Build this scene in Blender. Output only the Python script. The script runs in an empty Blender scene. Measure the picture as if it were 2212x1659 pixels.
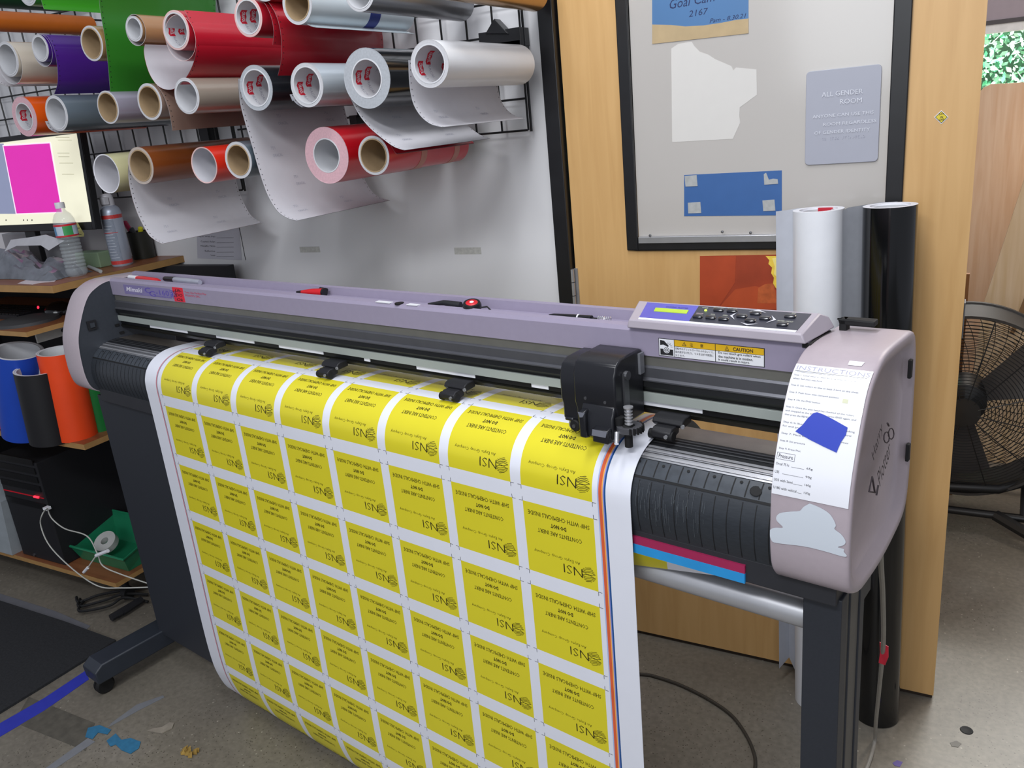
import bpy, bmesh, math, random
from mathutils import Vector, Matrix
random.seed(7)
S = bpy.context.scene
C = S.collection

# ------------------------------------------------------------------ camera
IW, IH, F, HC = 2212.0, 1659.0, 1776.0, 1.5
def _n(v): return Vector(v).normalized()
_down = _n((1640-1106, 6300-829.5, F)); _up = -_down
def _hd(px, py):
    d = Vector((px-1106, py-829.5, F)); d = d-_up*d.dot(_up); return d.normalized()
_X = -_hd(-2177, 580); _Y = _up.cross(_X)
if _Y.z < 0: _Y = -_Y
R = Matrix((_X, _Y, _up))                     # image-frame vector -> world vector
MX = R @ (-_hd(-1165, 475)); MX.z = 0; MX.normalize()
MV = Vector((-MX.y, MX.x, 0))
cam = bpy.data.cameras.new('camera'); co = bpy.data.objects.new('camera', cam); C.objects.link(co)
rot = Matrix((R @ Vector((1, 0, 0)), R @ Vector((0, -1, 0)), R @ Vector((0, 0, -1)))).transposed()
co.matrix_world = Matrix.Translation((0, 0, HC)) @ rot.to_4x4()
cam.sensor_fit = 'HORIZONTAL'; cam.sensor_width = 36; cam.lens = 36*F/IW; cam.clip_start = 0.02
S.camera = co
S.view_settings.view_transform = 'Standard'; S.view_settings.look = 'None'
S.view_settings.exposure = -0.08; S.view_settings.gamma = 1; S.view_settings.use_curve_mapping = False

def ray(px, py): return R @ Vector((px-1106, py-829.5, F))
O = Vector((0, 0, HC))
def at_y(px, py, Y): r = ray(px, py); return O + r*(Y/r.y)          # point on the plane y = Y
def at_z(px, py, z): r = ray(px, py); return O + r*((z-HC)/r.z)     # point at height z
def at_v(px, py, v): r = ray(px, py); return O + r*(v/r.dot(MV))    # point on a plane parallel to the plotter front
def at_u(px, py, u): r = ray(px, py); return O + r*(u/r.dot(MX))
def MF(p): return MX*p[0] + MV*p[1] + Vector((0, 0, p[2]))          # plotter frame -> world
def MI(w): return (w.dot(MX), w.dot(MV), w.z)
def WF(p): return Vector(p)

# ------------------------------------------------------------------ light
W = bpy.data.worlds.new('world'); S.world = W; W.use_nodes = True
bg = W.node_tree.nodes['Background']; bg.inputs[0].default_value = (0.84, 0.88, 1.0, 1); bg.inputs[1].default_value = 0.37
def area(name, loc, target, sx, sy, power, col):
    l = bpy.data.lights.new(name, 'AREA'); l.shape = 'RECTANGLE'; l.size = sx; l.size_y = sy; l.energy = power; l.color = col
    o = bpy.data.objects.new(name, l); C.objects.link(o); o.location = loc
    o.rotation_euler = (Vector(target)-Vector(loc)).to_track_quat('-Z', 'Y').to_euler(); return o
area('ceiling_tube_light', (-0.55, 0.95, 2.95), (-0.75, 1.0, 0), 1.2, 0.3, 24, (0.95, 0.97, 1.0))
area('ceiling_tube_light', (-0.5, -0.8, 2.95), (-0.9, 1.9, 1.1), 1.4, 0.3, 42, (0.95, 0.97, 1.0))
area('doorway_daylight', (0.2, -3.2, 2.3), (-0.6, 1.9, 1.1), 3.2, 1.6, 62, (0.92, 0.96, 1.0))
area('ceiling_tube_light', (0.9, 3.3, 2.9), (0.5, 3.4, 0), 1.2, 0.4, 24, (1.0, 0.86, 0.72))
area('daylight_on_hedge', (1.2, 6.6, 4.2), (0.3, 8.2, 1.4), 2.5, 2.0, 1300, (1.0, 1.0, 0.96))

# ------------------------------------------------------------------ materials
def hx(s):
    s = s.lstrip('#'); v = [int(s[i:i+2], 16)/255 for i in (0, 2, 4)]
    return tuple((x/12.92 if x <= 0.04045 else ((x+0.055)/1.055)**2.4) for x in v)
MC = {}
def mat(col, rough=0.5, metal=0.0, var=0.06, scale=30, bump=0.0, coat=0.0, trans=0.0, alpha=1.0, emit=0.0, ior=1.45, stretch=None, name=None):
    key = (col, rough, metal, var, scale, bump, coat, trans, alpha, emit, stretch)
    if key in MC: return MC[key]
    m = bpy.data.materials.new(name or 'mat_'+col.strip('#')); m.use_nodes = True
    nt = m.node_tree; b = nt.nodes['Principled BSDF']; c = hx(col)
    b.inputs['Roughness'].default_value = rough; b.inputs['Metallic'].default_value = metal
    b.inputs['Coat Weight'].default_value = coat; b.inputs['Coat Roughness'].default_value = 0.12
    b.inputs['Transmission Weight'].default_value = trans; b.inputs['Alpha'].default_value = alpha; b.inputs['IOR'].default_value = ior
    tc = nt.nodes.new('ShaderNodeTexCoord'); mp = nt.nodes.new('ShaderNodeMapping')
    nt.links.new(tc.outputs['Object'], mp.inputs[0])
    if stretch: mp.inputs['Scale'].default_value = stretch
    nz = nt.nodes.new('ShaderNodeTexNoise'); nz.inputs['Scale'].default_value = scale; nz.inputs['Detail'].default_value = 4
    nt.links.new(mp.outputs[0], nz.inputs['Vector'])
    rp = nt.nodes.new('ShaderNodeValToRGB')
    rp.color_ramp.elements[0].position = 0.3; rp.color_ramp.elements[1].position = 0.7
    rp.color_ramp.elements[0].color = tuple(x*(1-var) for x in c)+(1,)
    rp.color_ramp.elements[1].color = tuple(min(1, x*(1+var)) for x in c)+(1,)
    nt.links.new(nz.outputs['Fac'], rp.inputs[0]); nt.links.new(rp.outputs[0], b.inputs['Base Color'])
    if bump:
        bp = nt.nodes.new('ShaderNodeBump'); bp.inputs['Strength'].default_value = bump; bp.inputs['Distance'].default_value = 0.002
        nt.links.new(nz.outputs['Fac'], bp.inputs['Height']); nt.links.new(bp.outputs[0], b.inputs['Normal'])
    if emit:
        nt.links.new(rp.outputs[0], b.inputs['Emission Color']); b.inputs['Emission Strength'].default_value = emit
    MC[key] = m; return m

def concrete():
    m = bpy.data.materials.new('polished_concrete'); m.use_nodes = True; nt = m.node_tree; b = nt.nodes['Principled BSDF']
    N = nt.nodes.new; L = nt.links.new
    tc = N('ShaderNodeTexCoord')
    def noise(s, d=6):
        n = N('ShaderNodeTexNoise'); n.inputs['Scale'].default_value = s; n.inputs['Detail'].default_value = d; L(tc.outputs['Object'], n.inputs['Vector']); return n
    def ramp(src, stops):
        r = N('ShaderNodeValToRGB'); L(src, r.inputs[0]); e = r.color_ramp.elements
        while len(e) < len(stops): e.new(0.5)
        for i, (p, c) in enumerate(stops): e[i].position = p; e[i].color = c
        return r
    base = ramp(noise(2.2).outputs['Fac'], [(0.3, hx('#6b655c')+(1,)), (0.55, hx('#7a7469')+(1,)), (0.75, hx('#868078')+(1,))])
    def mix(kind, fac, a, bb):
        x = N('ShaderNodeMix'); x.data_type = 'RGBA'; x.blend_type = kind
        if hasattr(fac, 'links'): L(fac, x.inputs[0])
        else: x.inputs[0].default_value = fac
        for s_, i in ((a, 6), (bb, 7)):
            if hasattr(s_, 'links'): L(s_, x.inputs[i])
            else: x.inputs[i].default_value = s_
        return x.outputs[2]
    fine = ramp(noise(70, 3).outputs['Fac'], [(0.3, (0.82, 0.82, 0.82, 1)), (0.7, (1.1, 1.1, 1.1, 1))])
    c = mix('MULTIPLY', 1.0, base.outputs[0], fine.outputs[0])
    def specks(scale, th, col, mask):
        v = N('ShaderNodeTexVoronoi'); v.inputs['Scale'].default_value = scale; L(tc.outputs['Object'], v.inputs['Vector'])
        rr = ramp(v.outputs['Distance'], [(th, (1, 1, 1, 1)), (th+0.06, (0, 0, 0, 1))])
        mk = ramp(noise(mask, 2).outputs['Fac'], [(0.47, (0, 0, 0, 1)), (0.56, (1, 1, 1, 1))])
        mu = mix('MULTIPLY', 1.0, rr.outputs[0], mk.outputs[0])
        sp = N('ShaderNodeSeparateColor'); L(mu, sp.inputs[0])
        return sp.outputs[0], col
    f1, c1 = specks(95, 0.14, hx('#514b42')+(1,), 1.6); c = mix('MIX', f1, c, c1)
    f2, c2 = specks(48, 0.07, hx('#a39d90')+(1,), 2.7); c = mix('MIX', f2, c, c2)
    L(c, b.inputs['Base Color']); b.inputs['Roughness'].default_value = 0.42; b.inputs['Specular IOR Level'].default_value = 0.35
    bp = N('ShaderNodeBump'); bp.inputs['Strength'].default_value = 0.08; L(fine.outputs[0], bp.inputs['Height']); L(bp.outputs[0], b.inputs['Normal'])
    return m
def maple(colA='#d0a76f', colB='#c69c64', name='maple_veneer', vert=True):
    m = bpy.data.materials.new(name); m.use_nodes = True; nt = m.node_tree; b = nt.nodes['Principled BSDF']
    N = nt.nodes.new; L = nt.links.new
    tc = N('ShaderNodeTexCoord'); mp = N('ShaderNodeMapping'); L(tc.outputs['Object'], mp.inputs[0])
    mp.inputs['Scale'].default_value = (22, 22, 1.6) if vert else (1.6, 22, 22)
    n1 = N('ShaderNodeTexNoise'); n1.inputs['Scale'].default_value = 2.0; n1.inputs['Detail'].default_value = 7; n1.inputs['Distortion'].default_value = 0.6
    L(mp.outputs[0], n1.inputs['Vector'])
    r = N('ShaderNodeValToRGB'); L(n1.outputs['Fac'], r.inputs[0])
    r.color_ramp.elements[0].position = 0.32; r.color_ramp.elements[0].color = hx(colB)+(1,)
    r.color_ramp.elements[1].position = 0.68; r.color_ramp.elements[1].color = hx(colA)+(1,)
    L(r.outputs[0], b.inputs['Base Color']); b.inputs['Roughness'].default_value = 0.38
    return m

M_floor = concrete(); M_maple = maple(); M_ply = maple('#dcbfa4', '#cfab8b', 'birch_plywood'); M_melamine = maple('#8f5a3a', '#7c4a2e', 'desk_melamine', False)
M_edge = mat('#a8814f', 0.5, var=0.08)
M_board = mat('#dcdcdf', 0.32, var=0.02, scale=3, coat=0.3, name='whiteboard_enamel')
M_black = mat('#17171a', 0.35, var=0.15); M_blackm = mat('#1c1c20', 0.55, var=0.1, bump=0.05, scale=200)
M_wire = mat('#141416', 0.4); M_steel = mat('#b2b3b8', 0.32, .7, 0.05); M_steeld = mat('#77787c', 0.42, 0.9, 0.05)
M_chrome = mat('#e4e4e8', 0.2, 0.75); M_white = mat('#e4e5ea', 0.4, var=0.02); M_paper = mat('#e6e6ec', 0.7, var=0.02)
M_lav = mat('#938ba0', 0.42, var=0.02, scale=80, bump=0.03, name='lavender_metal'); M_cap = mat('#aea2a9', 0.38, var=0.02, bump=0.02, scale=120, name='mauve_plastic')
M_dark = mat('#34383f', 0.5, var=0.06, bump=0.04, scale=150, name='charcoal_plastic'); M_drum = mat('#2c3036', 0.42, var=0.12, scale=60, stretch=(1, 8, 8))
M_leg = mat('#2b2e35', 0.5, var=0.05, bump=0.05, scale=300); M_legside = mat('#55534f', 0.5, var=0.05)
M_yel = mat('#dbcf2b', 0.34, var=0.01, name='printed_yellow', coat=0.2); M_vinyl = mat('#e2e4ee', 0.32, var=0.01, name='white_vinyl', coat=0.2)
M_ink = mat('#2a2410', 0.5, name='black_ink'); M_inkk = mat('#202024', 0.6, name='dark_ink'); M_grayink = mat('#9a9aa8', 0.6)
M_backing = mat('#cfced4', 0.55, var=0.02, name='release_liner'); M_kraft = mat('#a58d6d', 0.7, var=0.08, bump=0.1)
M_corew = mat('#cdced2', 0.5, var=0.02); M_dot = mat('#1b1b1e', 0.8); M_redink = mat('#c41f33', 0.5)
M_rubber = mat('#101012', 0.7)

# ------------------------------------------------------------------ mesh builder
class MB:
    def __init__(s, frame=WF): s.v = []; s.f = []; s.mi = []; s.mats = []; s.fr = frame
    def _m(s, m):
        if m not in s.mats: s.mats.append(m)
        return s.mats.index(m)
    def add(s, verts, faces, m, raw=False):
        k = len(s.v); s.v += [Vector(p) if raw else s.fr(p) for p in verts]; i = s._m(m)
        for f in faces: s.f.append([k+x for x in f]); s.mi.append(i)
        return s
    def box(s, a, b, m):
        x0, y0, z0 = a; x1, y1, z1 = b
        return s.add([(x0, y0, z0), (x1, y0, z0), (x1, y1, z0), (x0, y1, z0), (x0, y0, z1), (x1, y0, z1), (x1, y1, z1), (x0, y1, z1)],
                     [(0, 3, 2, 1), (4, 5, 6, 7), (0, 1, 5, 4), (1, 2, 6, 5), (2, 3, 7, 6), (3, 0, 4, 7)], m)
    def prism(s, poly, fn, t0, t1, m, mend=None):
        n = len(poly); vs = [fn(p, t0) for p in poly]+[fn(p, t1) for p in poly]
        s.add(vs, [(i, (i+1) % n, n+(i+1) % n, n+i) for i in range(n)], m)
        s.add(vs, [list(range(n))[::-1], list(range(n, 2*n))], mend or m); return s
    def tube(s, pts, r, m, n=10, caps=True):
        P = [s.fr(p) for p in pts]; rs = r if isinstance(r, (list, tuple)) else [r]*len(P); vs = []; prev = None
        for i, p in enumerate(P):
            t = (P[min(i+1, len(P)-1)]-P[max(i-1, 0)]).normalized()
            if prev is None: a = t.orthogonal().normalized()
            else: a = (prev-t*prev.dot(t)).normalized()
            prev = a; b = t.cross(a)
            vs += [p+(a*math.cos(q)+b*math.sin(q))*rs[i] for q in (2*math.pi*j/n for j in range(n))]
        fs = [(i*n+j, i*n+(j+1) % n, (i+1)*n+(j+1) % n, (i+1)*n+j) for i in range(len(P)-1) for j in range(n)]
        if caps: fs += [list(range(n))[::-1], [(len(P)-1)*n+j for j in range(n)]]
        return s.add(vs, fs, m, raw=True)
    def lathe(s, prof, c, axis, m, n=32, closed=False, squash=None):
        """prof: (radius, distance along axis[, material])"""
        ax = Vector(axis).normalized(); a = ax.orthogonal().normalized(); b = ax.cross(a); c = Vector(c); vs = []
        for p in prof:
            for j in range(n):
                q = 2*math.pi*j/n; vs.append(c+ax*p[1]+(a*math.cos(q)+b*math.sin(q))*max(p[0], 1e-5))
        K = len(prof); rng = range(K if closed else K-1)
        for i in rng:
            i2 = (i+1) % K; mm = prof[i][2] if len(prof[i]) > 2 else m
            k = len(s.v)
            s.add([vs[i*n+j] for j in range(n)]+[vs[i2*n+j] for j in range(n)], [(j, (j+1) % n, n+(j+1) % n, n+j) for j in range(n)], mm, raw=True)
        return s
    def build(s, name, parent=None, loc=None, bevel=0, smooth=40, merge=True, kind=None, label=None):
        L = Vector(loc) if loc is not None else (Vector(parent['_o']) if parent is not None else Vector((0, 0, 0)))
        me = bpy.data.meshes.new(name)
        me.from_pydata([tuple(p-L) for p in s.v], [], s.f)
        for m in s.mats: me.materials.append(m)
        me.polygons.foreach_set('material_index', s.mi)
        bm = bmesh.new(); bm.from_mesh(me)
        if merge: bmesh.ops.remove_doubles(bm, verts=bm.verts, dist=1e-5); bmesh.ops.recalc_face_normals(bm, faces=bm.faces)
        bm.to_mesh(me); bm.free()
        if smooth:
            me.polygons.foreach_set('use_smooth', [True]*len(me.polygons)); me.set_sharp_from_angle(angle=math.radians(smooth))
        o = bpy.data.objects.new(name, me); C.objects.link(o)
        if parent is not None:
            o.parent = parent; po = Vector(parent['_o']); o.location = L-po
        else: o.location = L
        o['_o'] = tuple(L)
        if bevel:
            bv = o.modifiers.new('bevel', 'BEVEL'); bv.width = bevel; bv.segments = 2; bv.limit_method = 'ANGLE'; bv.angle_limit = math.radians(38)
        if kind: o['kind'] = kind
        if label: o['label'] = label
        return o
def thing(name, label, cat, loc, group=None):
    o = bpy.data.objects.new(name, None); C.objects.link(o); o.location = loc; o.empty_display_size = 0.05
    o['_o'] = tuple(loc); return tag(o, label, cat, group)
def tag(o, label, cat, group=None, kind=None):
    o['label'] = label; o['category'] = cat
    if group: o['group'] = group
    if kind: o['kind'] = kind
    return o
def cr(pts, n=6):
    """smooth curve through points"""
    P = [Vector(p) for p in pts]; out = []
    for i in range(len(P)-1):
        a = P[max(i-1, 0)]; b = P[i]; c = P[i+1]; d = P[min(i+2, len(P)-1)]
        for k in range(n):
            t = k/n; out.append(0.5*((2*b)+(c-a)*t+(2*a-5*b+4*c-d)*t*t+(3*b-a-3*c+d)*t**3))
    out.append(P[-1]); return out
_TX = {}
def text2d(body, bold=0.0, shear=0.0, res=2):
    k = (body, bold, shear, res)
    if k in _TX: return _TX[k]
    cu = bpy.data.curves.new('t', 'FONT'); cu.body = body; cu.resolution_u = res; cu.offset = bold; cu.shear = shear; cu.align_x = 'LEFT'
    ob = bpy.data.objects.new('t', cu); C.objects.link(ob)
    dg = bpy.context.evaluated_depsgraph_get(); me = bpy.data.meshes.new_from_object(ob.evaluated_get(dg))
    vs = [(v.co.x, v.co.y) for v in me.vertices]; fs = [list(p.vertices) for p in me.polygons]
    bpy.data.objects.remove(ob); bpy.data.curves.remove(cu); bpy.data.meshes.remove(me)
    _TX[k] = (vs, fs); return _TX[k]
def fit(body, x0, x1, y0, y1, bold=0.0, shear=0.0, ref=None, res=2):
    """text fitted to a rectangle"""
    vs, fs = text2d(body, bold, shear, res)
    if not vs: return [], []
    a = min(v[0] for v in vs); b = max(v[0] for v in vs); c = min(v[1] for v in vs); d = max(v[1] for v in vs)
    return [(x0+(v[0]-a)/(b-a)*(x1-x0), y0+(v[1]-c)/(d-c)*(y1-y0)) for v in vs], fs
def line(body, x, y, size, bold=0.0, shear=0.0, xs=1.0, align='l', res=2):
    vs, fs = text2d(body, bold, shear, res)
    if not vs: return [], []
    b = max(v[0] for v in vs); off = {'l': 0, 'c': -b/2, 'r': -b}[align]
    return [(x+(v[0]+off)*size*xs, y+v[1]*size) for v in vs], fs
def rect2(x0, x1, y0, y1): return [(x0, y0), (x1, y0), (x1, y1), (x0, y1)], [(0, 1, 2, 3)]

# ------------------------------------------------------------------ setting
DY = 1.974
fl = MB(); fl.box((-6, -4, -0.1), (4, 9, 0), M_floor); o = fl.build('floor', smooth=0); o['kind'] = 'structure'
w = MB(); w.box((-6, DY, 0), (-0.952, DY+0.14, 3.0), M_board); o = w.build('wall_back', smooth=0); o['kind'] = 'structure'
t = MB(); t.box((-0.952, DY-0.022, 0), (-0.912, DY+0.14, 3.0), M_black); o = t.build('trim_1', smooth=0, bevel=0.002); o['kind'] = 'structure'
# bits left on the whiteboard wall
for (x0, y0, x1, y1, lb) in ((647, 533, 692, 545, 'leftover strip of tape on the whiteboard wall, left of two'), (981, 535, 1040, 549, 'leftover strip of tape on the whiteboard wall, right of two')):
    a = at_y(x0, y0, DY); b = at_y(x1, y1, DY); m = MB(); m.box((a.x, DY-0.0006, b.z), (b.x, DY, a.z), mat('#b9b9b5', 0.6, var=0.12, scale=120))
    tag(m.build('tape_remnant', loc=(a.x, DY, b.z), smooth=0), lb, 'tape', 'tape remnants on the whiteboard wall')

# door with lite frame, hinge, latch
door = bpy.data.objects.new('door_1', None); C.objects.link(door); door.location = (-0.905, DY, 0.01); door['_o'] = (-0.905, DY, 0.01); door['kind'] = 'structure'
gx0, gx1, gz0, gz1 = -0.728, -0.162, 1.182, 2.0
fx0, fx1, fz0 = -0.757, -0.128, 1.152
m = MB()
m.box((-0.907, DY, 0.012), (gx0, DY+0.045, 2.1), M_maple); m.box((gx1, DY, 0.012), (0.003, DY+0.045, 2.1), M_maple)
m.box((gx0, DY, 0.012), (gx1, DY+0.045, gz0), M_maple); m.box((gx0, DY, gz1), (gx1, DY+0.045, 2.1), M_maple)
m.build('door_slab', door, smooth=0, merge=False)
m = MB(); m.box((-0.905, DY+.004, 0.0015), (0.0, DY+.040, 0.012), mat('#2e2219', .7)); m.build('door_gap_shade', door, smooth=0)  # dark strip standing in for the shade in the gap under the door
M_glass = mat('#c3beb9', 0.28, var=0.03, scale=2, coat=1.0, trans=0.12, name='frosted_glass')
m = MB(); m.box((gx0, DY+0.004, gz0), (gx1, DY+0.012, gz1), M_glass); m.build('glass_pane', door, smooth=0)
m = MB()
for a, b in (((fx0, fz0), (gx0, gz1+.03)), ((gx1, fz0), (fx1, gz1+.03)), ((gx0, fz0), (gx1, gz0)), ((gx0, gz1), (gx1, gz1+.03))):
    m.box((a[0], DY-0.008, a[1]), (b[0], DY+0.004, b[1]), M_black)
m.build('lite_frame', door, smooth=0, bevel=0.002)
m = MB(); m.box((gx0+.004, DY-0.012, gz0-.012), (gx1, DY+0.003, gz0+.004), M_steel)
m.build('sill_strip', door, smooth=0, bevel=0.001)
m = MB()
for px, py in ((1404, 509), (1560, 501), (1621, 503)):
    p = at_y(px, py, DY-0.013); m.lathe([(0, -0.0015), (0.003, -0.001), (0.0035, 0.001)], (p.x, p.y, p.z), (0, 1, 0), M_steeld, 10)
m.build('screws', door)
m = MB()
for k in range(3):
    z = 1.105-0.036*k; m.lathe([(0, 0), (0.0065, 0), (0.0065, 0.034), (0, 0.034)], (-0.912, DY-0.014, z-0.034), (0, 0, 1), M_steel, 14)
m.box((-0.91, DY-0.004, 0.995), (-0.900, DY, 1.105), M_steel)
m.build('hinge', door)
m = MB(); m.box((0.003, DY+0.004, 0.95), (0.006, DY+0.040, 1.03), M_steeld); m.build('latch', door, smooth=0, bevel=0.001)

def on_wall(name, label, cat, pts, m, Y, th=0.0008, group=None, extra=None):
    P = [at_y(x, y, Y) for x, y in pts]; L = (sum(p.x for p in P)/len(P), Y, min(p.z for p in P)); b = MB()
    b.prism([(p.x, p.z) for p in P], lambda q, t: (q[0], t, q[1]), Y-th, Y, m)
    if extra: extra(b, Y-th-0.0002)
    return tag(b.build(name, loc=L, smooth=0), label, cat, group)
def wtext(b, body, p0, p1, h, m, Y, bold=0, shear=0, fitw=True):
    """text between two photo points on a wall plane facing -y"""
    a = at_y(p0[0], p0[1], Y); c = at_y(p1[0], p1[1], Y); d = (c-a); w_ = d.length; d.normalize(); up = Vector((0, -1, 0)).cross(d)*-1
    if up.z < 0: up = -up
    vs, fs = fit(body, 0, w_, 0, h, bold, shear) if fitw else line(body, 0, 0, h*1.4, bold, shear)
    b.add([a+d*x+up*y for x, y in vs], fs, m, raw=True)
GY = DY+0.004
M_blue = mat('#37619c', 0.45, var=0.03, coat=0.3)
def notes(b, Y):
    ink = mat('#1d2c58', 0.6)
    wtext(b, 'Goal Cam', (1447, 20), (1545, 2), 0.020, ink, Y, 0.0, 0.3); wtext(b, '2167', (1488, 37), (1530, 30), 0.013, ink, Y, 0, 0.2)
    wtext(b, 'Pam - 8.30.21', (1533, 50), (1612, 38), 0.009, ink, Y, 0, 0.3)
    P = [at_y(x, y, Y) for x, y in ((1409, 95), (1617, 72), (1617, 40), (1590, 43), (1560, 49), (1520, 55), (1480, 57), (1450, 54), (1409, 53))]
    b.prism([(p.x, p.z) for p in P], lambda q, t: (q[0], t, q[1]), Y-0.0006, Y, mat('#b59f7b', 0.7, var=0.06))
on_wall('poster', 'blue handwritten poster with torn tan bottom at top of door glass', 'poster', [(1409, 95), (1617, 72), (1617, -60), (1409, -45)], mat('#4a76a6', .45, var=.05, scale=6, coat=.3), GY, extra=notes)
on_wall('torn_paper', 'torn white paper patch on the door glass below the handwritten poster', 'paper',
        [(1450, 105), (1465, 95), (1494, 90), (1500, 100), (1512, 112), (1530, 118), (1545, 128), (1580, 143), (1584, 152), (1590, 146), (1634, 150), (1635, 205), (1625, 212), (1612, 222), (1598, 232), (1597, 250), (1599, 265), (1590, 285), (1583, 300), (1452, 307)], mat('#d2cfcb', 0.6, var=0.01), GY, 0.0004)
def sq(b, Y):
    gm = mat('#a9abab', 0.6, var=0.1, scale=90)
    for q in (((1479, 380), (1505, 378), (1507, 402), (1481, 403)), ((1650, 376), (1655, 373), (1661, 388), (1670, 386), (1680, 387), (1681, 397), (1651, 399)), ((1486, 438), (1513, 436), (1515, 460), (1487, 461)), ((1647, 433), (1673, 431), (1675, 455), (1649, 456))):
        P = [at_y(x, y, Y) for x, y in q]; b.prism([(p.x, p.z) for p in P], lambda r_, t: (r_[0], t, r_[1]), Y-0.0008, Y, gm)
on_wall('blue_card', 'blue rectangular card with four grey tape squares low on door glass', 'card', [(1478, 467), (1478, 378), (1689, 368), (1689, 465)], M_blue, GY, extra=sq)
# room sign
a = at_y(1738, 357, GY); b_ = at_y(1905, 140, GY); x0, x1, z0, z1 = a.x+.001, b_.x+.0005, a.z, b_.z+.002
sg = thing('room_sign', 'pale grey plastic ALL GENDER ROOM sign on the door glass', 'sign', ((x0+x1)/2, GY, z0))
m = MB(); r = 0.009; poly = []
for cx, cz, a0 in ((x1-r, z0+r, -90), (x1-r, z1-r, 0), (x0+r, z1-r, 90), (x0+r, z0+r, 180)):
    poly += [(cx+r*math.cos(math.radians(a0+q)), cz+r*math.sin(math.radians(a0+q))) for q in range(0, 91, 15)]
m.prism(poly, lambda q, t: (q[0], t, q[1]), GY-0.004, GY, mat('#a4a6b2', 0.35, var=0.01)); m.build('plate', sg, bevel=0.0008)
m = MB(); Wd = x1-x0; Hh = z1-z0; lm = mat('#d3d5de', 0.4)
for body, xa, xb, zc, hh in (('ALL GENDER', .22, .77, .745, .050), ('ROOM', .47, .76, .655, .050), ('ANYONE CAN USE THIS', .10, .92, .52, .034), ('ROOM REGARDLESS', .25, .96, .43, .034), ('OF GENDER IDENTITY', .13, .88, .345, .034)):
    vs, fs = fit(body, x0+Wd*xa, x0+Wd*xb, z0+Hh*(zc-hh/2), z0+Hh*(zc+hh/2), 0.0)
    n_ = len(vs); m.add([(x, GY-0.0055, z) for x, z in vs], fs, lm)
m.build('lettering', sg, smooth=0, merge=False)
m = MB()
for i in range(17):
    for j in range(3):
        for k in range(2):
            if random.random() < 0.5 and i not in (2, 7):
                m.lathe([(0.0007, 0), (0.0004, -0.0005), (0, -0.0006)], (x0+Wd*(.24+i*.035+k*.012), GY-0.004, z0+Hh*(.285-j*.012)), (0, 1, 0), mat('#9496a4', 0.5), 6)
m.build('braille', sg, smooth=0, merge=False)
# print taped on door + little sticker
def flames(b, Y):
    def pp(q, mm, th=0.0003):
        P = [at_y(x, y, Y) for x, y in q]; b.prism([(p.x, p.z) for p in P], lambda r_, t: (r_[0], t, r_[1]), Y-th, Y, mm)
    pp([(1512, 668), (1512, 553), (1590, 553), (1588, 610), (1550, 668)], mat('#ac4423', 0.5, var=0.12, scale=14))
    pp([(1550, 668), (1588, 625), (1630, 618), (1680, 628), (1680, 668)], mat('#b24a26', 0.5, var=0.12, scale=15), 0.0004)
    pp([(1636, 655), (1638, 622), (1652, 614), (1672, 612), (1678, 655)], mat('#ba5c30', 0.5, var=0.2, scale=70), 0.0006)
    pp([(1680, 553), (1654, 553), (1662, 562), (1660, 570), (1668, 578), (1666, 590), (1672, 600), (1670, 612), (1676, 622), (1680, 625)], mat('#f2cf4e', 0.5, var=0.15, scale=60), 0.0008)
    pp([(1680, 556), (1668, 558), (1674, 575), (1672, 592), (1680, 600)], mat('#fbe98a', 0.5), 0.0010)
on_wall('flame_print', 'orange red print of a flame taped to the door below the glass', 'print', [(1512, 690), (1512, 553), (1720, 549), (1720, 690)], mat('#9c3d22', 0.5, var=0.15, scale=14), DY, extra=flames)
def stk(b, Y):
    P = [at_y(x, y, Y) for x, y in ((2020, 253), (2033.5, 240), (2047, 253), (2033.5, 266))]
    b.prism([(p.x, p.z) for p in P], lambda r_, t: (r_[0], t, r_[1]), Y-0.0003, Y, M_inkk)
    P = [at_y(x, y, Y) for x, y in ((2021.5, 253), (2033.5, 241.5), (2045.5, 253), (2033.5, 264.5))]
    b.prism([(p.x, p.z) for p in P], lambda r_, t: (r_[0], t, r_[1]), Y-0.0006, Y, mat('#d9c531', 0.4))
    wtext(b, 'JUST', (2028, 249.5), (2039, 248.5), 0.0042, M_inkk, Y-0.0008, 0.02); wtext(b, 'IN', (2031, 255.5), (2037, 255), 0.0038, M_inkk, Y-0.0008, 0.02); wtext(b, 'CASE', (2028, 261), (2039.5, 260), 0.0038, M_inkk, Y-0.0008, 0.02)
on_wall('sticker', 'tiny yellow diamond sticker near the right edge of the door', 'sticker', [(2018, 253), (2033.5, 238), (2049, 253), (2033.5, 268)], M_white, DY, extra=stk)

# ------------------------------------------------------------------ wire racks and pegs
racks = []
def rack(x0, x1, z0, z1, label):
    t = thing('wire_rack', label, 'rack', ((x0+x1)/2, 1.945, z0)); m = MB(); Yr = 1.946; s_ = 0.0762
    n = int((x1-x0)/s_)
    for i in range(n+1): x = x1-i*s_; m.tube([(x, Yr, z0), (x, Yr, z1)], 0.0028, M_wire, 6)
    k = int((z1-z0)/s_)
    for i in range(k+1): z = z0+i*s_; m.tube([(x0, Yr-0.004, z), (x1, Yr-0.004, z)], 0.0028, M_wire, 6)
    m.tube([(x1+.008, Yr, z0-.004), (x1+.008, Yr, z1)], 0.0035, M_wire, 6)
    m.build('grid', t, merge=False)
    return t
RA = rack(-2.0, -0.998, 1.465, 2.25, 'black wire grid rack on the whiteboard wall nearest the door')
RB = rack(-3.35, -2.03, 1.36, 2.25, 'black wire grid rack on the whiteboard wall behind the monitor')
m = MB()
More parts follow.
